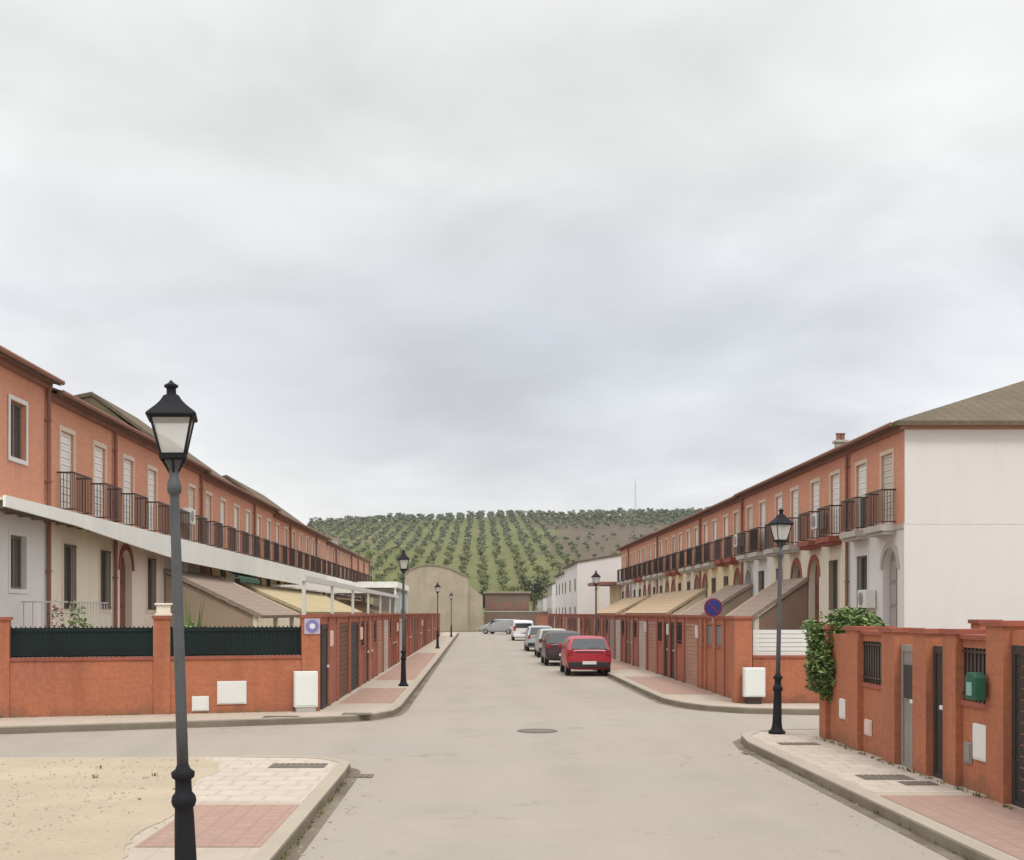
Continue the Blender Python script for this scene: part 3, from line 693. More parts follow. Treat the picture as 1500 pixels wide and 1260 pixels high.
t = thing('utility_cabinet', 'tall white utility cabinet against the corner pillar of the left wall', 'cabinet', O+d2v*u0, rz, 'white utility cabinets')
obj('body', MB().box(0, u1-u0, -.30, -.06, .22, CH-(983-VY)/F*Yc), mat('off-white cabinet', (.74, .76, .73), .6, var=.12, scale=3), t, bevel=.015)
obj('plinth', MB().box(.04, u1-u0-.04, -.28, -.08, .1, .22), CONC, t)
obj('door', MB().box(.03, u1-u0-.03, -.312, -.301, .26, CH-(983-VY)/F*Yc-.05), mat('off-white cabinet door', (.76, .78, .75), .6, var=.12, scale=3), t, bevel=.004)
# cream lamp box on the middle pillar
uu = upx(237); t = tag(obj('pillar_lamp', MB().box(-.17, .17, -.17, .17, .0, .05).box(-.14, .14, -.14, .14, .05, .22).box(-.18, .18, -.18, .18, .22, .26), mat('cream lamp cap', (.78, .70, .58), .7), None, bevel=.01), 'cream block lamp on top of the middle fence pillar', 'lamp')
t.location = O+d2v*uu+Vector((0, .13, 2.141)); t.rotation_euler.z = rz
# round blue and white plate on the corner pillar
uc = upx(457); cp = O+d2v*uc+Vector((.01, -.045, 1.92)); t = thing('wall_sign', 'round blue and white sign on the left corner pillar', 'sign', cp, rz)
DISC = lambda r, n=28, y0=0, y1=.01: MB().lathe([(r, y0), (r, y1)], n, axis='y')
obj('plate', MB().box(-.165, .165, -.012, 0, -.165, .165), mat('lilac plate', (.50, .44, .52), .6), t)
obj('blue_ring', DISC(.14, y0=-.02, y1=-.013), mat('sign blue faded', (.22, .20, .42), .5), t)
obj('white_centre', DISC(.06, y0=-.024, y1=-.0205), mat('sign white', (.75, .72, .76), .5), t)

# left side wall along the street: one frontage per house
LS = ['brown', 'dark', 'tan', 'white', 'brown', 'dark', 'tan', 'brown', 'white', 'dark', 'brown', 'tan', 'dark', 'brown']
y = 25.72; n = 14; mod = (103-25.72)/n
for i in range(n):
    m = mod; g1, g2 = LS[i], LS[(i+4) % 14]
    if i % 2 == 0: sg = [('gate', 0, .95, 'dark' if i == 0 else g1), ('pillar', .95, 1.3), ('rail' if i else 'solid', 1.3, 2.5), ('pillar', 2.5, 2.85), ('garage', 2.85, 5.15, g2), ('pillar', 5.15, m)]
    else: sg = [('garage', 0, 2.3, g1), ('pillar', 2.3, 2.65), ('rail', 2.65, 3.9), ('pillar', 3.9, 4.25), ('gate', 4.25, 5.15, g2), ('pillar', 5.15, m)]
    w_ = garden_wall('garden_wall', '%s brick garden frontage along the left pavement, with %s and %s gates' % (ORD[i], g1 if i else 'dark', {'white': 'pale'}.get(g2, g2)), (XL, y+m*i, 0), RL, sg, grp='brick garden frontages on the left', top=2.18, WB=SIDEB)
    if i in (0, 1, 4, 8): box_on(w_, 'letter_box', 1.0 if i % 2 == 0 else 2.35, 1.25 if i % 2 == 0 else 2.6, 1.45, 1.8, y=-.036, m=mat('pink box', (.72, .55, .48), .6))

# right far block: corner, front low wall and side frontages
fr = garden_wall('front_wall', 'brick wall with white panel fence facing the side street on the right', (5.93, 27.6, 0), 0,
     [('pillar', .0, .40, 2.12), ('panel', .42, 3.3, 1.84), ('pillar', 3.3, 3.65, 1.9), ('panel', 3.65, 7, 1.84), ('pillar', 7, 7.35, 1.9), ('panel', 7.35, 14, 1.84)], low=1.16, beam=False)
t = thing('utility_cabinet', 'white utility cabinet on a dark foot beside the right corner pillar', 'cabinet', (6.08, 27.5, 0), 0, 'white utility cabinets')
obj('body', MB().box(0, .48, -.26, -.04, .28, .95), MC['off-white cabinet'], t, bevel=.015); obj('foot', MB().box(.06, .40, -.22, -.08, .1, .28), IRON, t); obj('door', MB().box(.03, .45, -.272, -.261, .31, .92), MC['off-white cabinet door'], t, bevel=.004)
yf = 33.0
sg = [('pillar', 0, .35), ('rail', .35, .62), ('pillar', .62, .95), ('glass', .95, 1.75), ('pillar', 1.75, 2.15), ('glass', 2.15, 2.95), ('pillar', 2.95, 3.3), ('solid', 3.3, 5.0)]
garden_wall('garden_wall', 'brick garden wall with two blue grey panes beside the right corner pillar', (XR, yf, 0), RR, sg, top=2.12, low=1.3, grp='brick garden frontages on the right')
RS = ['dark', 'tan', 'grey', 'white', 'brown', 'tan', 'dark', 'white', 'brown', 'grey', 'tan', 'brown', 'tan', 'dark', 'brown', 'tan']
n = 14
for i in range(n):
    y1 = yf+RW*(i+1); g1, g2 = RS[i], RS[(i+5) % 14]; m = RW
    if i % 2 == 0: sg = [('gate', 0, .9, g1), ('pillar', .9, 1.22), ('rail', 1.22, 2.3), ('pillar', 2.3, 2.65), ('garage', 2.65, 4.75, g2), ('pillar', 4.75, m)]
    else: sg = [('garage', 0, 2.1, g1), ('pillar', 2.1, 2.42), ('rail', 2.42, 3.5), ('pillar', 3.5, 3.85), ('gate', 3.85, 4.75, g2), ('pillar', 4.75, m)]
    w_ = garden_wall('garden_wall', '%s brick garden frontage along the right pavement, with %s and %s gates' % (ORD[i], {'white': 'pale'}.get(g1, g1), {'white': 'pale'}.get(g2, g2)), (XR, y1, 0), RR, sg, grp='brick garden frontages on the right', top=2.14, WB=SIDEB)
    if i in (0, 1, 2): box_on(w_, 'letter_box', 4.78, 5.02, 1.5, 1.85, y=-.036)

# near right block
def uR(px, far): return far - XN*F/(px-VX)
far = 20.0; B = 15.05
u = lambda px: uR(px, far)
sg = [('pillar', 0, .34), ('solid', .34, u(1246)), ('pillar', u(1246), u(1264)), ('rail', u(1264), u(1300), 'pale'), ('pillar', u(1300), u(1319)), ('gate', u(1319), u(1346), 'grey'), ('pillar', u(1346), u(1366))]
w1 = garden_wall('garden_wall', 'near right brick frontage with grey gate and green climber', (XN, far, 0), RR, sg, top=1.94, low=1.10, beam=False, near=True, grp='near brick frontages at the right edge')
g1_ = next(k for k in kids(w1) if k.name.startswith('gate')); obj('grille_panel', MB().box(u(1319)+.16, u(1346)-.14, -.012, -.002, 1.05, 1.5), GATE['dark'], g1_)
box_on(w1, 'meter_box', u(1232), u(1248), .52, .84, d=.03); box_on(w1, 'meter_box', u(1268), u(1278), .38, .62, m=MC['pink box'], d=.02)
far2 = far-u(1366); u2 = lambda px: uR(px, far2)
sg = [('gate', 0, u2(1391), 'dark'), ('pillar', u2(1391), u2(1410)), ('rail', u2(1410), u2(1455)), ('pillar', u2(1455), u2(1481), 2.06), ('garage', u2(1481), u2(1481)+2.7, 'dark'), ('pillar', u2(1481)+2.7, u2(1481)+3.05, 2.06), ('solid', u2(1481)+3.05, u2(1481)+6)]
w2 = garden_wall('garden_wall', 'near right brick frontage with dark gate, green mailbox and dark garage door', (XN, far2, 0), RR, sg, top=1.95, low=1.10, beam=False, near=True, grp='near brick frontages at the right edge')
box_on(w2, 'meter_box', u2(1429), u2(1455)-.01, .50, .92, d=.035); box_on(w2, 'meter_box', u2(1414), u2(1425), .42, .68, m=MC['grey gate metal'], d=.02)
t = thing('mailbox', 'green mailbox hung beside the dark garage door', 'mailbox', (XN-.09, far2-u2(1454), 1.22), RR)
obj('body', MB().prof([(-.14, 0), (.14, 0), (.14, .26), (.07, .31), (-.07, .31), (-.14, .26)], -.17, -.04), GREEN, t, bevel=.01)
obj('front_plate', MB().box(-.07, .07, -.178, -.171, .05, .20), mat('pale green plate', (.25, .42, .38), .5), t)
# return wall of the near block and a small brick pier in the garden
garden_wall('return_wall', 'brick wall turning away from the near right corner behind the climber', (XN+.28, 19.7, 0), 0, [('solid', 0.0, 8, 1.72)], top=1.72)
garden_wall('brick_pier', 'short brick pier rising behind the near right garden wall', (7.55, 18, 0), 0, [('pillar', 0, .3, 2.10)], beam=False, cat='pier')

# no-parking sign on a post by the right wall
t = thing('no_parking_sign', 'round blue no-parking sign with red ring at the right corner', 'sign', (5.98, 30.4, 0), 0)
obj('post', MB().rod((0, 0, 1.95), (0, 0, 2.5), .025, 10), GATE['grey'], t)
obj('red_ring', DISC(.235, 32, -.055, -.04).lathe([(.02, -.04), (.02, -.02)], 8, axis='y'), mat('sign red', (.16, .02, .05), .5), t).location = (0, 0, 2.34)
obj('blue_disc', DISC(.19, 32, -.062, -.056), mat('sign blue', (.02, .03, .17), .5), t).location = (0, 0, 2.34)
obj('red_bar', MB().box(-.17, .17, -.066, -.0625, -.022, .022, Matrix.Rotation(R(45), 4, 'Y')), MC['sign red'], t).location = (0, 0, 2.34)

# ------------------------------------------------------------------ street lamps
def lamp():
    t = thing('street_lamp', 'x', 'street lamp', (0, 0, 0), 0, 'street lamps along the pavements')
    base = [(.16, .0), (.16, .05), (.12, .07), (.10, .12), (.088, .2), (.074, .66), (.070, .72), (.086, .74), (.096, .775), (.088, .81), (.064, .84), (.062, .93), (.086, .95), (.09, .985), (.058, 1.01), (.046, 1.04)]
    obj('base', MB().lathe(base, 16), BLIRON, t, smooth=True)
    pole = MB().lathe([(.045, 1.04), (.043, 1.5), (.040, 2.4), (.037, 3.0), (.037, 3.04), (.052, 3.05), (.058, 3.09), (.052, 3.13), (.038, 3.16), (.036, 3.24), (.06, 3.27), (.07, 3.30)], 14)
    obj('pole', pole, LIRON, t, smooth=True)
    # four sided lantern, narrow at the foot
    a, b_, z0, z1 = .088, .152, 3.33, 3.60
    br = MB()
    br.box(-a-.012, a+.012, -a-.012, a+.012, 3.30, z0)
    for sx in (-1, 1):
        for sy in (-1, 1): br.rod((sx*a, sy*a, z0), (sx*b_, sy*b_, z1), .010, 5)
    for s1, s2 in (((-1,-1),(1,-1)), ((1,-1),(1,1)), ((1,1),(-1,1)), ((-1,1),(-1,-1))):
        br.rod((s1[0]*b_, s1[1]*b_, z1), (s2[0]*b_, s2[1]*b_, z1), .011, 5); br.rod((s1[0]*a, s1[1]*a, z0), (s2[0]*a, s2[1]*a, z0), .011, 5)
    for s in (-1, 1): br.rod((s*.03, 0, 3.2), (s*(a), 0, 3.31), .009, 5); br.rod((0, s*.03, 3.2), (0, s*a, 3.31), .009, 5)
    fr_ = obj('lantern_frame', br, BLIRON, t); fr_.rotation_euler.z = R(11)
    gl = MB(); q = [(-1,-1),(1,-1),(1,1),(-1,1)]
    for i in range(4):
        s1, s2 = q[i], q[(i+1) % 4]; a2, b2 = a-.004, b_-.004
        gl.quad((s1[0]*a2, s1[1]*a2, z0+.005), (s2[0]*a2, s2[1]*a2, z0+.005), (s2[0]*b2, s2[1]*b2, z1-.005), (s1[0]*b2, s1[1]*b2, z1-.005))
    gm = bpy.data.materials.get('lantern glass')
    if not gm:
        gm = bpy.data.materials.new('lantern glass'); gm.use_nodes = True; nn = gm.node_tree.nodes; ll = gm.node_tree.links; pb = nn['Principled BSDF']
        pb.inputs['Base Color'].default_value = (.96, .96, .93, 1); pb.inputs['Roughness'].default_value = .35
        tl = nn.new('ShaderNodeBsdfTranslucent'); tl.inputs[0].default_value = (.95, .95, .92, 1); tp = nn.new('ShaderNodeBsdfTransparent'); tp.inputs[0].default_value = (1, 1, 1, 1)
        m1 = nn.new('ShaderNodeMixShader'); m1.inputs[0].default_value = .7; m2 = nn.new('ShaderNodeMixShader'); m2.inputs[0].default_value = .42
        pass; ll.new(pb.outputs[0], m1.inputs[1]); ll.new(tl.outputs[0], m1.inputs[2]); ll.new(m1.outputs[0], m2.inputs[1]); ll.new(tp.outputs[0], m2.inputs[2]); ll.new(m2.outputs[0], nn['Material Output'].inputs[0])
        nz_ = nn.new('ShaderNodeTexNoise'); nz_.inputs['Scale'].default_value = 8; ll.new(nz_.outputs[0], pb.inputs['Roughness'])
    obj('lantern_glass', gl, gm, fr_)
    rf = MB(); lv = [(.178, 3.598), (.186, 3.612), (.178, 3.626), (.150, 3.652), (.112, 3.688), (.082, 3.722), (.058, 3.762), (.046, 3.772)]
    n = 4; b0 = len(rf.v)
    for r, z in lv:
        for sx, sy in q: rf.v.append(Vector((sx*r, sy*r, z)))
    for k in range(len(lv)-1):
        for i in range(4): j = (i+1) % 4; rf.f.append((b0+k*4+i, b0+k*4+j, b0+k*4+4+j, b0+k*4+4+i))
    rf.f.append((0, 3, 2, 1)); k = b0+(len(lv)-1)*4; rf.f.append((k, k+1, k+2, k+3))
    obj('lantern_roof', rf, BLIRON, fr_)
    obj('finial', MB().lathe([(.042, 3.77), (.036, 3.79), (.036, 3.825), (.052, 3.832), (.054, 3.848), (.034, 3.858), (.016, 3.872), (.005, 3.885)], 10), BLIRON, fr_)
    return t
lp = lamp()
def place(o, px, Y, tilt, z=.12):
    X = (px-VX)*Y/F; o.location = (X, Y, z); o.rotation_euler = (0, R(tilt), 0)
place(lp, 274, 8.5, -1.75); lp['label'] = 'nearest street lamp, tall grey post and black lantern, on the left foreground pavement'
lp.scale = (.93, .93, .962)
lps = [(1138, 20.55, 1.1, 'street lamp with reddish dark base on the near right corner pavement'),
       (591, 34.0, .0, 'street lamp on the left pavement beside the brick garden wall, nearer of that row'),
       (641, 70.0, 0, 'street lamp in front of the beige gabled building, further along the left pavement'),
       (661, 104.0, 0, 'smallest and farthest street lamp on the left pavement'),
       (873, 50.5, 0, 'street lamp behind the red car on the right pavement, against the far white house'),]
for px, Y, tl, lb in lps:
    o = dup(lp, ((px-VX)*Y/F, Y, .12), 0, lb, (0, R(tl), 0)); o.scale = (.9, .9, 1.0)

# ------------------------------------------------------------------ cars
TYRE = mat('tyre rubber', (.02, .02, .02), .9); RIM = mat('wheel rim', (.38, .38, .38), .4, metal=.5)
CGL = mat('car glass', (.035, .04, .045), .06, spec=.8, var=.1); BUMP = mat('black plastic', (.03, .03, .03), .7)
TLR = mat('tail light red', (.30, .01, .012), .25, spec=.6); HLW = mat('headlight lens', (.6, .62, .62), .2, spec=.7); PLATE = mat('number plate', (.72, .72, .66), .5)
def paint(name, c): 
    m = mat(name, c, .4, var=.1, scale=1.5, spec=.6); m.node_tree.nodes['Principled BSDF'].inputs['Coat Weight'].default_value = .2; m.node_tree.nodes['Principled BSDF'].inputs['Coat Roughness'].default_value = .12; return m
def car(label, x, y, rz, m, style='hatch', Lc=3.95, Wc=1.64, Hc=1.42):
    """local y forward (nose), origin at the centre on the road"""
    t = thing('parked_car', label, 'car', (x, y, 0.004), rz, 'cars parked along the right kerb')
    hl = Lc/2; hw = Wc/2; est = style == 'van'
    # stations: y, belt half width, roof half width, bottom z, belt z, roof z
    if est: st = [(-hl, .90, .86, .32, .95, Hc-.14), (-hl+.06, .97, .90, .24, .98, Hc-.03), (-hl*.5, 1, .90, .2, .98, Hc), (0, 1, .89, .2, .97, Hc), (hl*.28, 1, .86, .2, .96, Hc-.04), (hl*.52, .99, .80, .2, .95, Hc-.45), (hl*.66, .98, .84, .2, .93, .99), (hl*.86, .94, .82, .22, .84, .86), (hl*.97, .86, .76, .28, .68, .74), (hl, .80, .70, .34, .55, .60)]
    else: st = [(-hl, .88, .82, .34, .80, .86), (-hl+.05, .96, .84, .26, .86, .93), (-hl+.20, .985, .80, .22, .90, 1.10), (-hl+.48, .99, .76, .2, .91, Hc-.05), (-hl*.45, 1, .79, .2, .93, Hc-.01), (-.1, 1, .79, .2, .92, Hc), (hl*.18, 1, .77, .2, .91, Hc-.06), (hl*.40, .99, .74, .2, .90, Hc-.36), (hl*.54, .98, .82, .2, .88, .95), (hl*.78, .95, .82, .22, .80, .84), (hl*.94, .88, .76, .28, .68, .72), (hl, .80, .68, .34, .56, .60)]
    b = MB(); ring = []
    for (yy, bw, rw, zb, zt, zr) in st:
        W1 = hw*bw; W2 = hw*rw
        half = [(0, zb), (W1*.86, zb), (W1*.985, zb+.10), (W1, (zb+zt)/2+.05), (W1*.975, zt), ((W1*.4+W2*.6), zt+(zr-zt)*.62), (W2, zr-(zr-zt)*.10), (W2*.82, zr), (0, zr+.015)]
        full = half + [(-a, z) for a, z in half[-2:0:-1]]
        ring.append(len(b.v))
        for a, z in full: b.v.append(Vector((a, yy, z)))
    nn = len(full)
    for k in range(len(st)-1):
        for i in range(nn):
            j = (i+1) % nn; b.f.append((ring[k]+i, ring[k+1]+i, ring[k+1]+j, ring[k]+j))
    b.f.append(tuple(ring[0]+i for i in range(nn))); b.f.append(tuple(ring[-1]+i for i in reversed(range(nn))))
    bd = obj('body', b, m, t, smooth=True); sb = bd.modifiers.new('sub', 'SUBSURF'); sb.levels = 1; sb.render_levels = 2
    # glass
    if est:
        obj('rear_window', MB().quad((-.60*hw/.82,-hl+.03,1.0),(.60*hw/.82,-hl+.03,1.0),(.54*hw/.82,-hl+.055,Hc-.22),(-.54*hw/.82,-hl+.055,Hc-.22)).box(-.62*hw/.82,.62*hw/.82,-hl+.0,-hl+.03,1.0,Hc-.24), CGL, t)
        yg0, yg1, yw0, yw1 = -hl+.25, hl*.42, hl*.33, hl*.62
    else:
        rw_ = MB(); a0, a1 = .80*hw, .66*hw
        y0_, z0_, y1_, z1_ = -hl+.115, .95, -hl+.41, Hc-.085
        rw_.quad((-a0, y0_-.085, z0_), (a0, y0_-.085, z0_), (a1, y1_-.07, z1_), (-a1, y1_-.07, z1_)); rw_.quad((-a0, y0_+.05, z0_), (a0, y0_+.05, z0_), (a1, y1_+.05, z1_), (-a1, y1_+.05, z1_))
        for i, j in ((0, 1), (1, 2), (2, 3), (3, 0)): rw_.f.append((i, j, 4+j, 4+i))
        obj('rear_window', rw_, CGL, t)
        yg0, yg1 = -hl+.5, hl*.38
    for s in (-1, 1):
        sg_ = MB(); zb_, zt_ = .965, Hc-.12; W1 = hw*.955; W2 = hw*.825 if not est else hw*.91
        for (ya, yb_, ta, tb) in ((yg0, (yg0+yg1)/2-.04, .12, 0), ((yg0+yg1)/2+.04, yg1+.12, 0, -.42)):
            pts = [(s*W1, ya, zb_), (s*W1, yb_, zb_), (s*W2, yb_+tb, zt_), (s*W2, ya+ta, zt_)]
            k = len(sg_.v); sg_.v += [Vector(p) for p in pts] + [Vector((p[0]-s*.06, p[1], p[2])) for p in pts]
            sg_.f += [(k, k+1, k+2, k+3), (k+7, k+6, k+5, k+4)] + [(k+i, k+(i+1) % 4, k+4+(i+1) % 4, k+4+i) for i in range(4)]
        obj('side_window', sg_, CGL, t)
        tl = MB().box(*sorted((s*hw*.70, s*hw*.90)), -hl-.012, -hl+.14, .74 if not est else .8, .93 if not est else 1.15)
        obj('tail_light', tl, TLR, t, bevel=.015)
        obj('headlight', MB().box(*sorted((s*hw*.48, s*hw*.80)), hl-.2, hl-.03, .60, .72), HLW, t, bevel=.02)
        mr = obj('wing_mirror', MB().box(*sorted((s*hw*.96, s*hw*1.13)), hl*.36, hl*.36+.1, .95, 1.07), m, t, bevel=.02)
        for yy in (-hl*.62, hl*.64):
            wh = obj('wheel', MB().lathe([(.17, -.085), (.27, -.09), (.295, -.06), (.295, .06), (.27, .09), (.17, .085)], 20, (s*(hw-.105), yy, .295), 'x'), TYRE, t, smooth=False)
            obj('rim', MB().lathe([(.185, -.075), (.185, .075)], 16, (s*(hw-.105)+s*.012, yy, .295), 'x').box(*sorted((s*(hw-.02), s*(hw-.0))), yy-.04, yy+.04, .255, .335), RIM, wh)
    if not est: pass
    ws = MB(); a0, a1 = .80*hw, .66*hw
    ya, yb_ = (hl*.53, hl*.19) if not est else (hl*.60, hl*.30)
    ws.quad((a0, ya+.03, .97), (-a0, ya+.03, .97), (-a1, yb_+.06, Hc-.10), (a1, yb_+.06, Hc-.10)); obj('windscreen', ws, CGL, t)
    if not est: obj('hatch_trim', MB().box(-hw*.62, hw*.62, -hl-.022, -hl+.1, .845, .865), BUMP, t); obj('wiper', MB().box(-.02, .30, y0_-.10, y0_-.09, .975, .99), BUMP, t)
    bp = MB().box(-hw*.90, hw*.90, -hl-.05, -hl+.12, .30, .50); obj('rear_bumper', bp, BUMP if not est else m, t, bevel=.03)
    obj('front_bumper', MB().box(-hw*.84, hw*.84, hl-.14, hl+.04, .28, .46), BUMP, t, bevel=.03)
    obj('number_plate', MB().box(-.24, .24, -hl-.062, -hl-.049, .42 if not est else .62, .53 if not est else .73), PLATE, t)
    return t
car('red hatchback parked at the right kerb, nearest car, seen from behind', 3.86, 43.3, R(0), paint('red paint', (.40, .010, .028)), 'hatch', 3.9, 1.60, 1.38)
car('dark maroon hatchback parked directly ahead of the red car', 3.60, 51.3, R(0), paint('maroon paint', (.055, .022, .028)), 'hatch', 4.0, 1.66, 1.44)
car('silver blue hatchback, third car in the parked line', 3.60, 70.0, R(0), paint('silver blue paint', (.42, .47, .50)), 'hatch', 4.1, 1.68, 1.46)
car('pale green grey car parked between the maroon and silver blue cars', 3.75, 60.5, R(0), paint('pale green grey paint', (.40, .42, .36)), 'hatch', 4.0, 1.66, 1.42)
car('white estate car parked farther along the kerb', 3.60, 96.5, R(0), paint('white paint', (.78, .78, .80)), 'van', 4.3, 1.72, 1.62)
car('grey car standing half sideways at the far end of the street', 2.35, 124, R(62), paint('grey paint', (.36, .37, .37)), 'van', 4.2, 1.7, 1.55)

# ------------------------------------------------------------------ vegetation
def leaf_blob(b, c, rad, n, size, rng, shell=.55):
    for _ in range(n):
        while True:
            p = Vector((rng.uniform(-1, 1), rng.uniform(-1, 1), rng.uniform(-1, 1)))
            if shell < p.length < 1: break
        q = Vector(c) + Vector((p.x*rad[0], p.y*rad[1], p.z*rad[2])); s = size*rng.uniform(.6, 1.4)
        d = Vector((rng.uniform(-1, 1), rng.uniform(-1, 1), rng.uniform(-.6, .6))).normalized(); e_ = d.cross(Vector((rng.uniform(-1, 1), rng.uniform(-1, 1), 1))).normalized()
        b.quad(q-d*s, q-e_*s*.45, q+d*s, q+e_*s*.45)
def tree_meshes(kind, seed, h=3.6, r=1.9, leaves=420, size=.2, blobs=9):
    rng = random.Random(seed); b = MB()
    for i in range(blobs):
        a = rng.uniform(0, 6.28); rr = r*rng.uniform(.15, .65); z = h*rng.uniform(.42, .82)
        leaf_blob(b, (rr*math.cos(a), rr*math.sin(a), z), (r*rng.uniform(.32, .5),)*2 + (h*rng.uniform(.13, .22),), leaves//blobs, size, rng, .3)
    tk = MB(); tk.rod((0, 0, -.6), (.05, 0, h*.35), .2*r/1.9, 6, .13*r/1.9)
    for i in range(4):
        a = i*1.6+rng.random(); tk.rod((.05, 0, h*.33), (r*.5*math.cos(a), r*.5*math.sin(a), h*.62), .09, 5, .03)
    return b.mesh('crown'), tk.mesh('trunk')
OLIVE = mat('olive leaves', (.16, .19, .075), .8, 'leaf', col2=(.27, .29, .13)); OLIVE2 = mat('olive leaf mass', (.14, .165, .09), .8, 'leaf', col2=(.23, .25, .17))
BARK = mat('bark', (.12, .09, .06), .9, var=.4, scale=4)

# climber on the near right corner
rng = random.Random(5); b = MB()
VINE = mat('climber leaves', (.07, .12, .028), .6, 'leaf', col2=(.22, .30, .10), spec=.4)
def vpt(px, py, dy=19.9): return ((px-VX)*dy/F, dy, CH-(py-VY)*dy/F)
for (px, py, dd, rx, ry, rz_, n) in ((1232, 935, 19.8, .42, .40, .30, 1500), (1215, 975, 19.7, .36, .38, .35, 1400), (1240, 985, 19.5, .30, .32, .34, 1000), (1203, 935, 19.9, .22, .25, .24, 420), (1206, 985, 19.8, .22, .25, .26, 420), (1250, 902, 19.8, .34, .3, .13, 380), (1188, 920, 20.0, .14, .16, .14, 120), (1196, 1000, 20.0, .16, .2, .16, 200), (1225, 1028, 19.9, .18, .2, .12, 200), (1255, 965, 19.2, .16, .2, .3, 420), (1222, 1010, 19.7, .24, .26, .22, 600), (1262, 918, 19.6, .36, .3, .18, 700),
    (1238, 905, 19.9, .26, .25, .15, 350), (1283, 925, 18.6, .16, .22, .13, 220), (1196, 955, 19.9, .16, .2, .2, 240), (1292, 960, 18.0, .10, .12, .25, 70)):
    leaf_blob(b, vpt(px, py, dd), (rx*1.12, ry, rz_*1.1), int(n*1.15), .05, rng, .2)
cx0 = vpt(1228, 1000, 19.8)
t = thing('climbing_shrub', 'bushy green climber spilling over the corner of the near right brick wall', 'shrub', (cx0[0], cx0[1], .1))
o = obj('foliage', b, VINE, t); o.location = (-cx0[0], -cx0[1], -.1)
s_ = MB()
for i in range(6): a = rng.uniform(-.15, .15); s_.rod((a, rng.uniform(-.1, .1), 0), (a*1.5, rng.uniform(-.2, .2), 1.0+rng.random()*.6), .022, 6, .012)
obj('stem', s_, BARK, t)

# potted plants and small shrubs in the left garden
def shrub(x, y, z0, r, h, n, label, m=VINE, size=.06, name='garden_shrub'):
    b = MB(); rg = random.Random(int(x*100+y*10))
    for i in range(6): a = rg.uniform(0, 6.28); leaf_blob(b, (r*.5*math.cos(a), r*.5*math.sin(a), h*rg.uniform(.45, .85)), (r*.55, r*.55, h*.25), n//6, size, rg, .2)
    t = thing(name, label, 'plant', (x, y, z0)); obj('foliage', b, m, t); st = MB()
    for i in range(4): st.rod((0, 0, 0), (rg.uniform(-.3, .3)*r, rg.uniform(-.3, .3)*r, h*.6), .03, 5, .012)
    obj('stem', st, BARK, t)
def spiky(x, y, z0, n, h, label):
    t = thing('spiky_plant', label, 'plant', (x, y, z0)); rg = random.Random(9); b = MB()
    for i in range(n):
        a = rg.uniform(0, 6.28); l_ = h*rg.uniform(.6, 1); sp_ = rg.uniform(.1, .55); w = .03; p0 = Vector((0, 0, h*.3)); d = Vector((math.cos(a)*sp_, math.sin(a)*sp_, 1)).normalized(); sd_ = Vector((-math.sin(a), math.cos(a), 0))*w
        p1 = p0+d*l_*.6; p2 = p0+d*l_+Vector((0, 0, -l_*sp_*.4)); b.quad(p0-sd_, p0+sd_, p1+sd_, p1-sd_); b.quad(p1-sd_, p1+sd_, p2)
    obj('leaves', b, VINE, t); obj('trunk', MB().rod((0, 0, 0), (0, 0, h*.4), .05, 7, .04), BARK, t)
spiky((283-VX)*29/F, 29, .09, 34, 2.3, 'spiky green plant rising behind the fence beside the near lamp post')
shrub((272-VX)*27.6/F, 27.6, .09, .5, 1.95, 900, 'low green shrub behind the left fence, right of the middle pillar')
shrub((118-VX)*27.2/F, 27.2, .09, .35, 2.35, 500, 'green shrub behind the left fence below the shuttered windows')
shrub((85-VX)*28.2/F, 28.2, .09, .3, 2.3, 360, 'reddish potted shrub behind the left fence near the white wall', mat('reddish leaves', (.22, .06, .04), .7, 'leaf', col2=(.12, .10, .04)))
shrub((1275-VX)*26/F+.2, 30.5, .09, .5, 2.2, 500, 'green shrub in front of the white gable, behind the right walls')

t = thing('terrace_railing', 'white terrace railing behind the left fence in front of the shuttered windows', 'railing', (-9.6, 28.2, 0))
obj('terrace', MB().box(-.95, .3, -.8, 2.3, .09, 1.65), GROUNDC['pink'], t)
rr = MB()
for k in range(14): rr.box(.2, .22, -.7+k*.21, -.68+k*.21, 1.65, 2.45)
for k in range(5): rr.box(-.85+k*.21, -.83+k*.21, -.75, -.73, 1.65, 2.45)
rr.box(.195, .225, -.76, 2.1, 2.44, 2.47); rr.box(-.9, .225, -.76, -.73, 2.44, 2.47)
obj('bars', rr, mat('weathered white rail', (.48, .46, .44), .7, var=.3), t)
# ------------------------------------------------------------------ far end of the street
t = thing('barn', 'large beige building with low curved gable at the end of the street', 'building', (-4.4, 146, 0))
BEI = mat('beige render', (.46, .385, .295), .95, 'dirt', col2=(.37, .315, .24), bump=.1, stain=.4)
pts = [(-4.5, 0), (3.2, 0), (3.2, 6.6), (2.2, 7.05), (1.0, 7.6), (-.4, 7.98), (-1.5, 8.05), (-2.6, 7.95), (-3.8, 7.5), (-4.5, 6.9)]
obj('gable_wall', MB().prof(pts, 0, 16), BEI, t)
rb = MB()
for i in range(2, len(pts)-1):
    a, c = pts[i], pts[i+1]; rb.prof([(a[0], a[1]+.003), (a[0], a[1]+.14), (c[0], c[1]+.14), (c[0], c[1]+.003)], -.15, 16.15)
obj('roof', rb, mat('beige roof', (.36, .28, .20), .95, var=.2), t)
obj('annex', MB().prof([(3.21, 0), (5.0, 0), (5.0, 4.3), (3.21, 5.6)], .5, 12), BEI, t)
t = thing('field_wall', 'brown retaining wall below the olive grove at the end of the street', 'wall', (8, 150, 0))
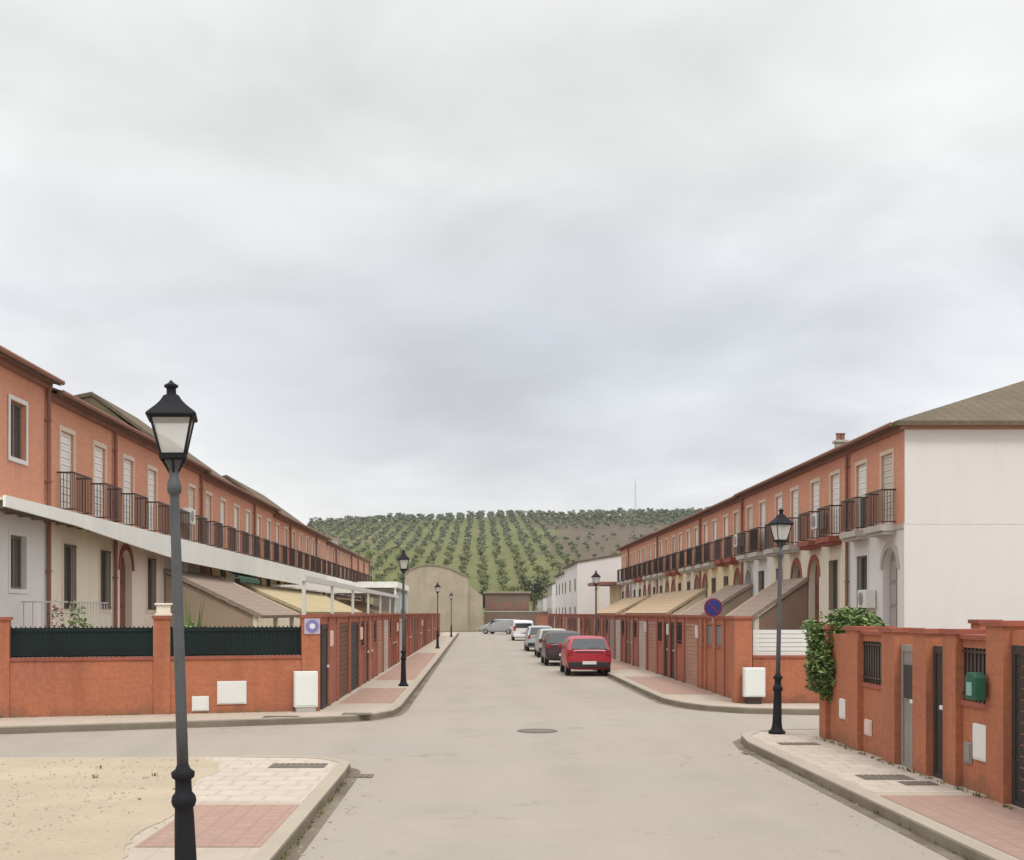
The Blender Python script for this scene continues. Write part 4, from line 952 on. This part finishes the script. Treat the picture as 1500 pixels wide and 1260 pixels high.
obj('wall_face', MB().box(-7.2, 40, 0, .5, 0, 2.3), mat('brown rubble wall', (.24, .17, .13), .95, 'dirt', col2=(.19, .14, .11)), t); obj('coping', MB().box(-7.2, 40, -.06, .56, 2.3, 2.45), CONC, t)
t = thing('shed', 'low brown shed with pale flat roof between the beige building and the dark tree', 'shed', (.9, 152, 0))
obj('wall', MB().box(0, 5.6, 0, 5, 0, 4.7), MC['brown rubble wall'], t); obj('roof', MB().box(-.2, 5.9, -.25, 5.3, 4.705, 4.95), mat('pale shed roof', (.36, .30, .21), .9, var=.3), t)
for k in range(3): obj('opening', MB().box(.6+k*1.8, 1.7+k*1.8, -.03, .0, 2.6, 3.6), CORN, t)
# beige low house beside the fence
def white_house(x0, y0, y1, eave, ridge, idx, label, nwin=3):
    t = thing('white_house', label, 'house', (x0, y0, 0), 0, 'white houses beyond the right row')
    d = 10; Ln = y1-y0
    b = MB().prof([(0, 0), (d, 0), (d, eave), (d/2, ridge), (0, eave)], 0.01, Ln-.01); obj('wall', b, WHITE, t)
    rf = MB(); 
    for sg_, a in ((0, -.3), (1, d+.3)):
        e0 = eave-.3*(ridge-eave)/(d/2)
        rf.prof([(a, e0+.01), (d/2, ridge+.01), (d/2, ridge+.16), (a, e0+.16)] if sg_ == 0 else [(a, e0+.01), (a, e0+.16), (d/2, ridge+.16), (d/2, ridge+.01)], -.1, Ln-.02)
    obj('roof', rf, ROOF, t)
    for i in range(nwin):
        yy = 2+(Ln-4)*i/max(1, nwin-1)
        for zz in (1.6, 4.2):
            if zz+1.2 < eave: w_ = obj('window', MB().box(-.03, .02, yy, yy+1, zz, zz+1.2), FRAME, t); obj('pane', MB().box(-.04, -.031, yy+.08, yy+.92, zz+.08, zz+1.12), GLASS, w_)
    return t
white_house(9.0, 108, 124, 6.75, 7.6, 0, 'nearest white house past the end of the right row', 3)
white_house(9.0, 124.3, 138, 6.3, 7.3, 1, 'second white house past the right row, dark windows')
white_house(8.8, 141, 152, 5.6, 6.8, 2, 'third white house past the right row, lower roof')
white_house(8.6, 158, 172, 4.2, 5.2, 3, 'low white house next to the dark tree at the street end')
garden_wall('garden_wall', 'plain brick wall in front of the far white houses', (XR, 126, 0), RR, [('solid', 0, 20.5)], top=2.1)
t = thing('shelter', 'white flat roofed shelter with blue grey panels at the far end of the left row', 'shelter', (-10.4, 101, 0))
obj('flat_roof', MB().box(0, 3.6, 0, 17, 4.35, 4.85), MC['white canopy edge'], t)
for k in range(4): obj('post', MB().box(3.3, 3.5, .2+k*5.4, .4+k*5.4, 0, 4.34), WMET, t)
for k in range(3): obj('side_panel', MB().box(3.36, 3.42, .42+k*5.4, 5.5+k*5.4, 2.3+.25*(k % 2), 4.0), mat('blue grey sheet', (.42, .48, .50), .7, var=.4, scale=2), t)
obj('back_wall', MB().box(.1, 3.4, 16.7, 16.9, 0, 4.34), WHITE, t)
garden_wall('garden_wall', 'low orange wall at the far end of the left pavement', (XL, 103.2, 0), RL, [('solid', 0, 3, 2.1)], top=2.1)

# ------------------------------------------------------------------ hill with olive rows
def hz(X, Y):
    Hr = 38.5+.031*(X+57)-max(0, -66-X)*.35*(1 if X > -160 else 94/max(1, -66-X))+.5*math.sin(X*.045+1)+.3*math.sin(X*.13)
    t = max(0, (Y-158)/(480-158))
    if t <= 1: return Hr*(t**1.12)*(1-.0*(1-t)) + .5*math.sin(X*.03+Y*.02)*t
    return Hr + .5*math.sin(X*.03+Y*.02) - (t-1)**1.5*26
g = MB(); nx, ny = 110, 90; X0, X1, Y0, Y1 = -420, 460, 158, 760
for j in range(ny+1):
    for i in range(nx+1):
        X = X0+(X1-X0)*i/nx; Y = Y0+(Y1-Y0)*j/ny; g.v.append(Vector((X, Y, hz(X, Y)-.03)))
for j in range(ny):
    for i in range(nx): a = j*(nx+1)+i; g.f.append((a, a+1, a+nx+2, a+nx+1))
ho = struct('hill', g, mat('grove floor', (.125, .145, .040), .95, 'hill', col2=(.165, .165, .055)))
for p in ho.data.polygons: p.use_smooth = True
random.seed(11)
variants = [tree_meshes('olive', s, 3.3, 1.75, 300, .26, 8) for s in range(6)]
small = [tree_meshes('olive', s+20, 3.3, 1.8, 90, .5, 6)[0] for s in range(4)]
for c_, k_ in variants: c_.materials.append(OLIVE); k_.materials.append(BARK)
spots = []
X = -95.0
while X < 110:
    Y = 186.0+random.uniform(0, 3)
    while Y < 500:
        x = X+random.uniform(-.75, .75); y_ = Y+random.uniform(-1.2, 1.2); z = hz(x, y_)
        px = VX+F*x/y_; py = VY-F*(z-CH)/y_
        bare = x > 22 and 228 < y_ < 405
        ok = random.random() < (.22 if bare else .90)
        if (y_ > 440 and x > 8) or y_ > 474: ok = True
        # hidden behind the rows of houses
        hid = (px < 541 and py > 765+(px-440)*.75) or px < 432 or px > 1045 or (px > 915 and py > 800-(px-915)*.46+8) or (px > 845 and py > 822)
        if ok and not hid: spots.append((y_, x, z))
        Y += 4.5 if not (y_ > 435) else 3.2
    X += 4.0
spots.sort()
print('olives', len(spots))
for i, (y_, x, z) in enumerate(spots[:300]):
    c_, k_ = variants[i % 6]
    t = thing('olive_tree', 'grey green olive tree in the rows on the hillside', 'tree', (x, y_, z), random.uniform(0, 6.28), 'olive trees in rows on the hill')
    s = random.uniform(.38, .80); t.scale = (s, s, s*random.uniform(.85, 1.1))
    obj('crown', c_, None, t); obj('trunk', k_, None, t)
mass = MB()
for i, (y_, x, z) in enumerate(spots[300:]):
    me = small[i % 4]; s = random.uniform(.40, .78)*(1.25 if y_ > 440 else 1); a = random.uniform(0, 6.28); mt = Matrix.Translation((x, y_, z)) @ Matrix.Rotation(a, 4, 'Z') @ Matrix.Scale(s, 4)
    b0 = len(mass.v); mass.v += [mt @ v.co for v in me.vertices]; mass.f += [tuple(b0+k for k in p.vertices) for p in me.polygons]
o = obj('olive_grove', mass, OLIVE2); o['kind'] = 'stuff'; o['label'] = 'far olive trees massed toward the ridge of the hill'; o['category'] = 'grove'
# darker trees near the foot of the hill and behind the white houses
DARK = mat('dark tree leaves', (.030, .045, .018), .8, 'leaf', col2=(.075, .095, .04))
for (x, y_, h, r, lb) in ((8.3, 178, 6.2, 2.6, 'dark round tree at the foot of the hill by the white houses'), (4.6, 176, 3.2, 1.6, 'small bushy tree behind the low brown shed'), (.6, 172, 4.6, 1.2, 'small tree behind the beige building'), (-8.5, 150, 6, 2, 'green tree left of the beige building')):
    c_, k_ = tree_meshes('dark', int(x*7+50), h, r, 900, .24, 12); c_.materials.append(DARK); k_.materials.append(BARK)
    t = thing('broadleaf_tree', lb, 'tree', (x, y_, max(0, hz(x, y_))), 0); obj('crown', c_, None, t); obj('trunk', k_, None, t)
# lattice mast on the ridge
zm = hz(62, 478); t = thing('radio_mast', 'thin pale mast on the hill skyline to the right', 'mast', (63, 478, zm)); mb = MB()
for a in range(3): mb.rod((.45*math.cos(a*2.1), .45*math.sin(a*2.1), 0), (.12*math.cos(a*2.1), .12*math.sin(a*2.1), 13), .07, 4)
for k in range(13): mb.rod((.4-.02*k, 0, k), (-.35+.02*k, .2, k+1), .035, 4)
obj('lattice', mb, mat('pale galvanised steel', (.55, .55, .55), .6), t); obj('antenna', MB().rod((0, 0, 13), (0, 0, 15), .05, 5), MC['pale galvanised steel'], t)

# ------------------------------------------------------------------ small things
def ac(side, Y, z, label):
    t = thing('air_conditioner', label, 'air conditioner', (FL if side == 'L' else FR, Y, z), RL if side == 'L' else RR)
    obj('casing', MB().box(-.4, .4, -.34, -.04, 0, .55), WMET, t, bevel=.02)
    fn = MB().lathe([(.2, -.36), (.2, -.345)], 20, (-.08, 0, .28), axis='y')
    obj('fan_grille', fn, GATE['grey'], t)
ac('R', 41.4, 5.1, 'air conditioner on the wall between balconies of the second right house')
ac('R', 36.3, 2.35, 'air conditioner low on the white ground floor of the right end house')
ac('L', 43.0, 5.4, 'air conditioner on the upper wall of the third left house')
ac('R', 54.0, 5.2, 'air conditioner on the upper wall above the round blue sign')
def awning(side, Y, w, z, m, label):
    t = thing('awning', label, 'awning', (FL if side == 'L' else FR, Y, z), RL if side == 'L' else RR)
    obj('cloth', MB().prism([(0, 0), (w, 0), (w, 0.001), (0, .001)], 0, .001).quad((0, -.06, 0), (w, -.06, 0), (w, -.85, -.38), (0, -.85, -.38)).quad((0, -.85, -.38), (w, -.85, -.38), (w, -.86, -.55), (0, -.86, -.55)), m, t)
    obj('cassette', MB().box(-.03, w+.03, -.12, -.02, -.03, .09), WMET, t)
    for x in (.05, w-.05): obj('arm', MB().rod((x, -.05, -.45), (x, -.84, -.40), .015, 6), WMET, t)
awning('L', 49.0, 4.4, 4.05, mat('green awning cloth', (.05, .13, .085), .85, var=.3), 'dark green awning under the white canopy, above the lean-to roofs')
# stones on the sandy lot, weeds along kerbs and wall feet
random.seed(21)
def scatter(name, label, m, pts, fn):
    b = MB()
    for p in pts: fn(b, p)
    o = obj(name, b, m); o['kind'] = 'stuff'; o['label'] = label; o['category'] = 'ground cover'; return o
def stone(b, p):
    s_ = random.choice((.006, .009, .013, .02))*random.uniform(.7, 1.3); k = len(b.v); a = random.random()*6.28
    for i in range(5): q = a+i*1.257; b.v.append(Vector((p[0]+s_*math.cos(q)*random.uniform(.7, 1.2), p[1]+s_*math.sin(q)*random.uniform(.7, 1.2), p[2])))
    b.v.append(Vector((p[0], p[1], p[2]+s_*.7)))
    for i in range(5): b.f.append((k+i, k+(i+1) % 5, k+5))
scatter('gravel', 'small stones lying on the sandy lot and spilled onto the pavement', mat('stone grey brown', (.30, .25, .18), .9, var=.4, scale=9, col2=(.42, .36, .27)),
        [(-3.0-abs(random.gauss(0, 2.6)), random.uniform(7.5, 17.1), .119) for _ in range(1500)] + [(random.gauss(KL+.25, .14), random.uniform(8, 16), .003) for _ in range(90)] + [(random.gauss(KR-.25, .14), random.uniform(10, 19), .003) for _ in range(70)], stone)
def weed(b, p):
    h = random.uniform(.012, .045)
    for i in range(random.randint(4, 9)):
        a = random.random()*6.28; d = Vector((math.cos(a), math.sin(a), 0)); w = Vector((-d.y, d.x, 0))*.006; q = Vector(p)+d*random.uniform(0, .04)
        b.quad(q-w, q+w, q+w+d*h*.5+Vector((0, 0, h)), q-w+d*h*.5+Vector((0, 0, h)))
wp = [(-3.5-abs(random.gauss(0, 1.8)), random.uniform(8, 17), .118) for _ in range(12)]
wp += [(XN-.14-abs(random.gauss(0, .02)), random.uniform(12.5, 20), .12) for _ in range(60)] + [(KR-.075, random.uniform(9, 19), .002) for _ in range(60)] + [(KL+.07, random.uniform(8, 15.5), .002) for _ in range(40)]
for _ in range(70):
    q = O+d2v*random.uniform(2, FLEN); wp.append((q.x, q.y-.06, .12))
scatter('weeds', 'sparse weeds along the kerbs, wall feet and sandy lot', mat('weed green', (.13, .15, .05), .8, 'leaf', col2=(.24, .22, .10)), wp, weed)
# thin air between here and the hill
hz_ = MB().box(-500, 520, -12, 800, -1.1, 62)
hm = bpy.data.materials.new('haze'); hm.use_nodes = True; hn = hm.node_tree.nodes; hn.remove(hn['Principled BSDF'])
pv = hn.new('ShaderNodeVolumePrincipled'); pv.inputs['Color'].default_value = (.93, .95, 1, 1); pv.inputs['Density'].default_value = .00022; pv.inputs['Anisotropy'].default_value = .2
hm.node_tree.links.new(pv.outputs[0], hn['Material Output'].inputs['Volume'])
o = obj('haze', hz_, hm); o['kind'] = 'stuff'; o['label'] = 'thin grey haze over the far hillside'; o['category'] = 'haze'
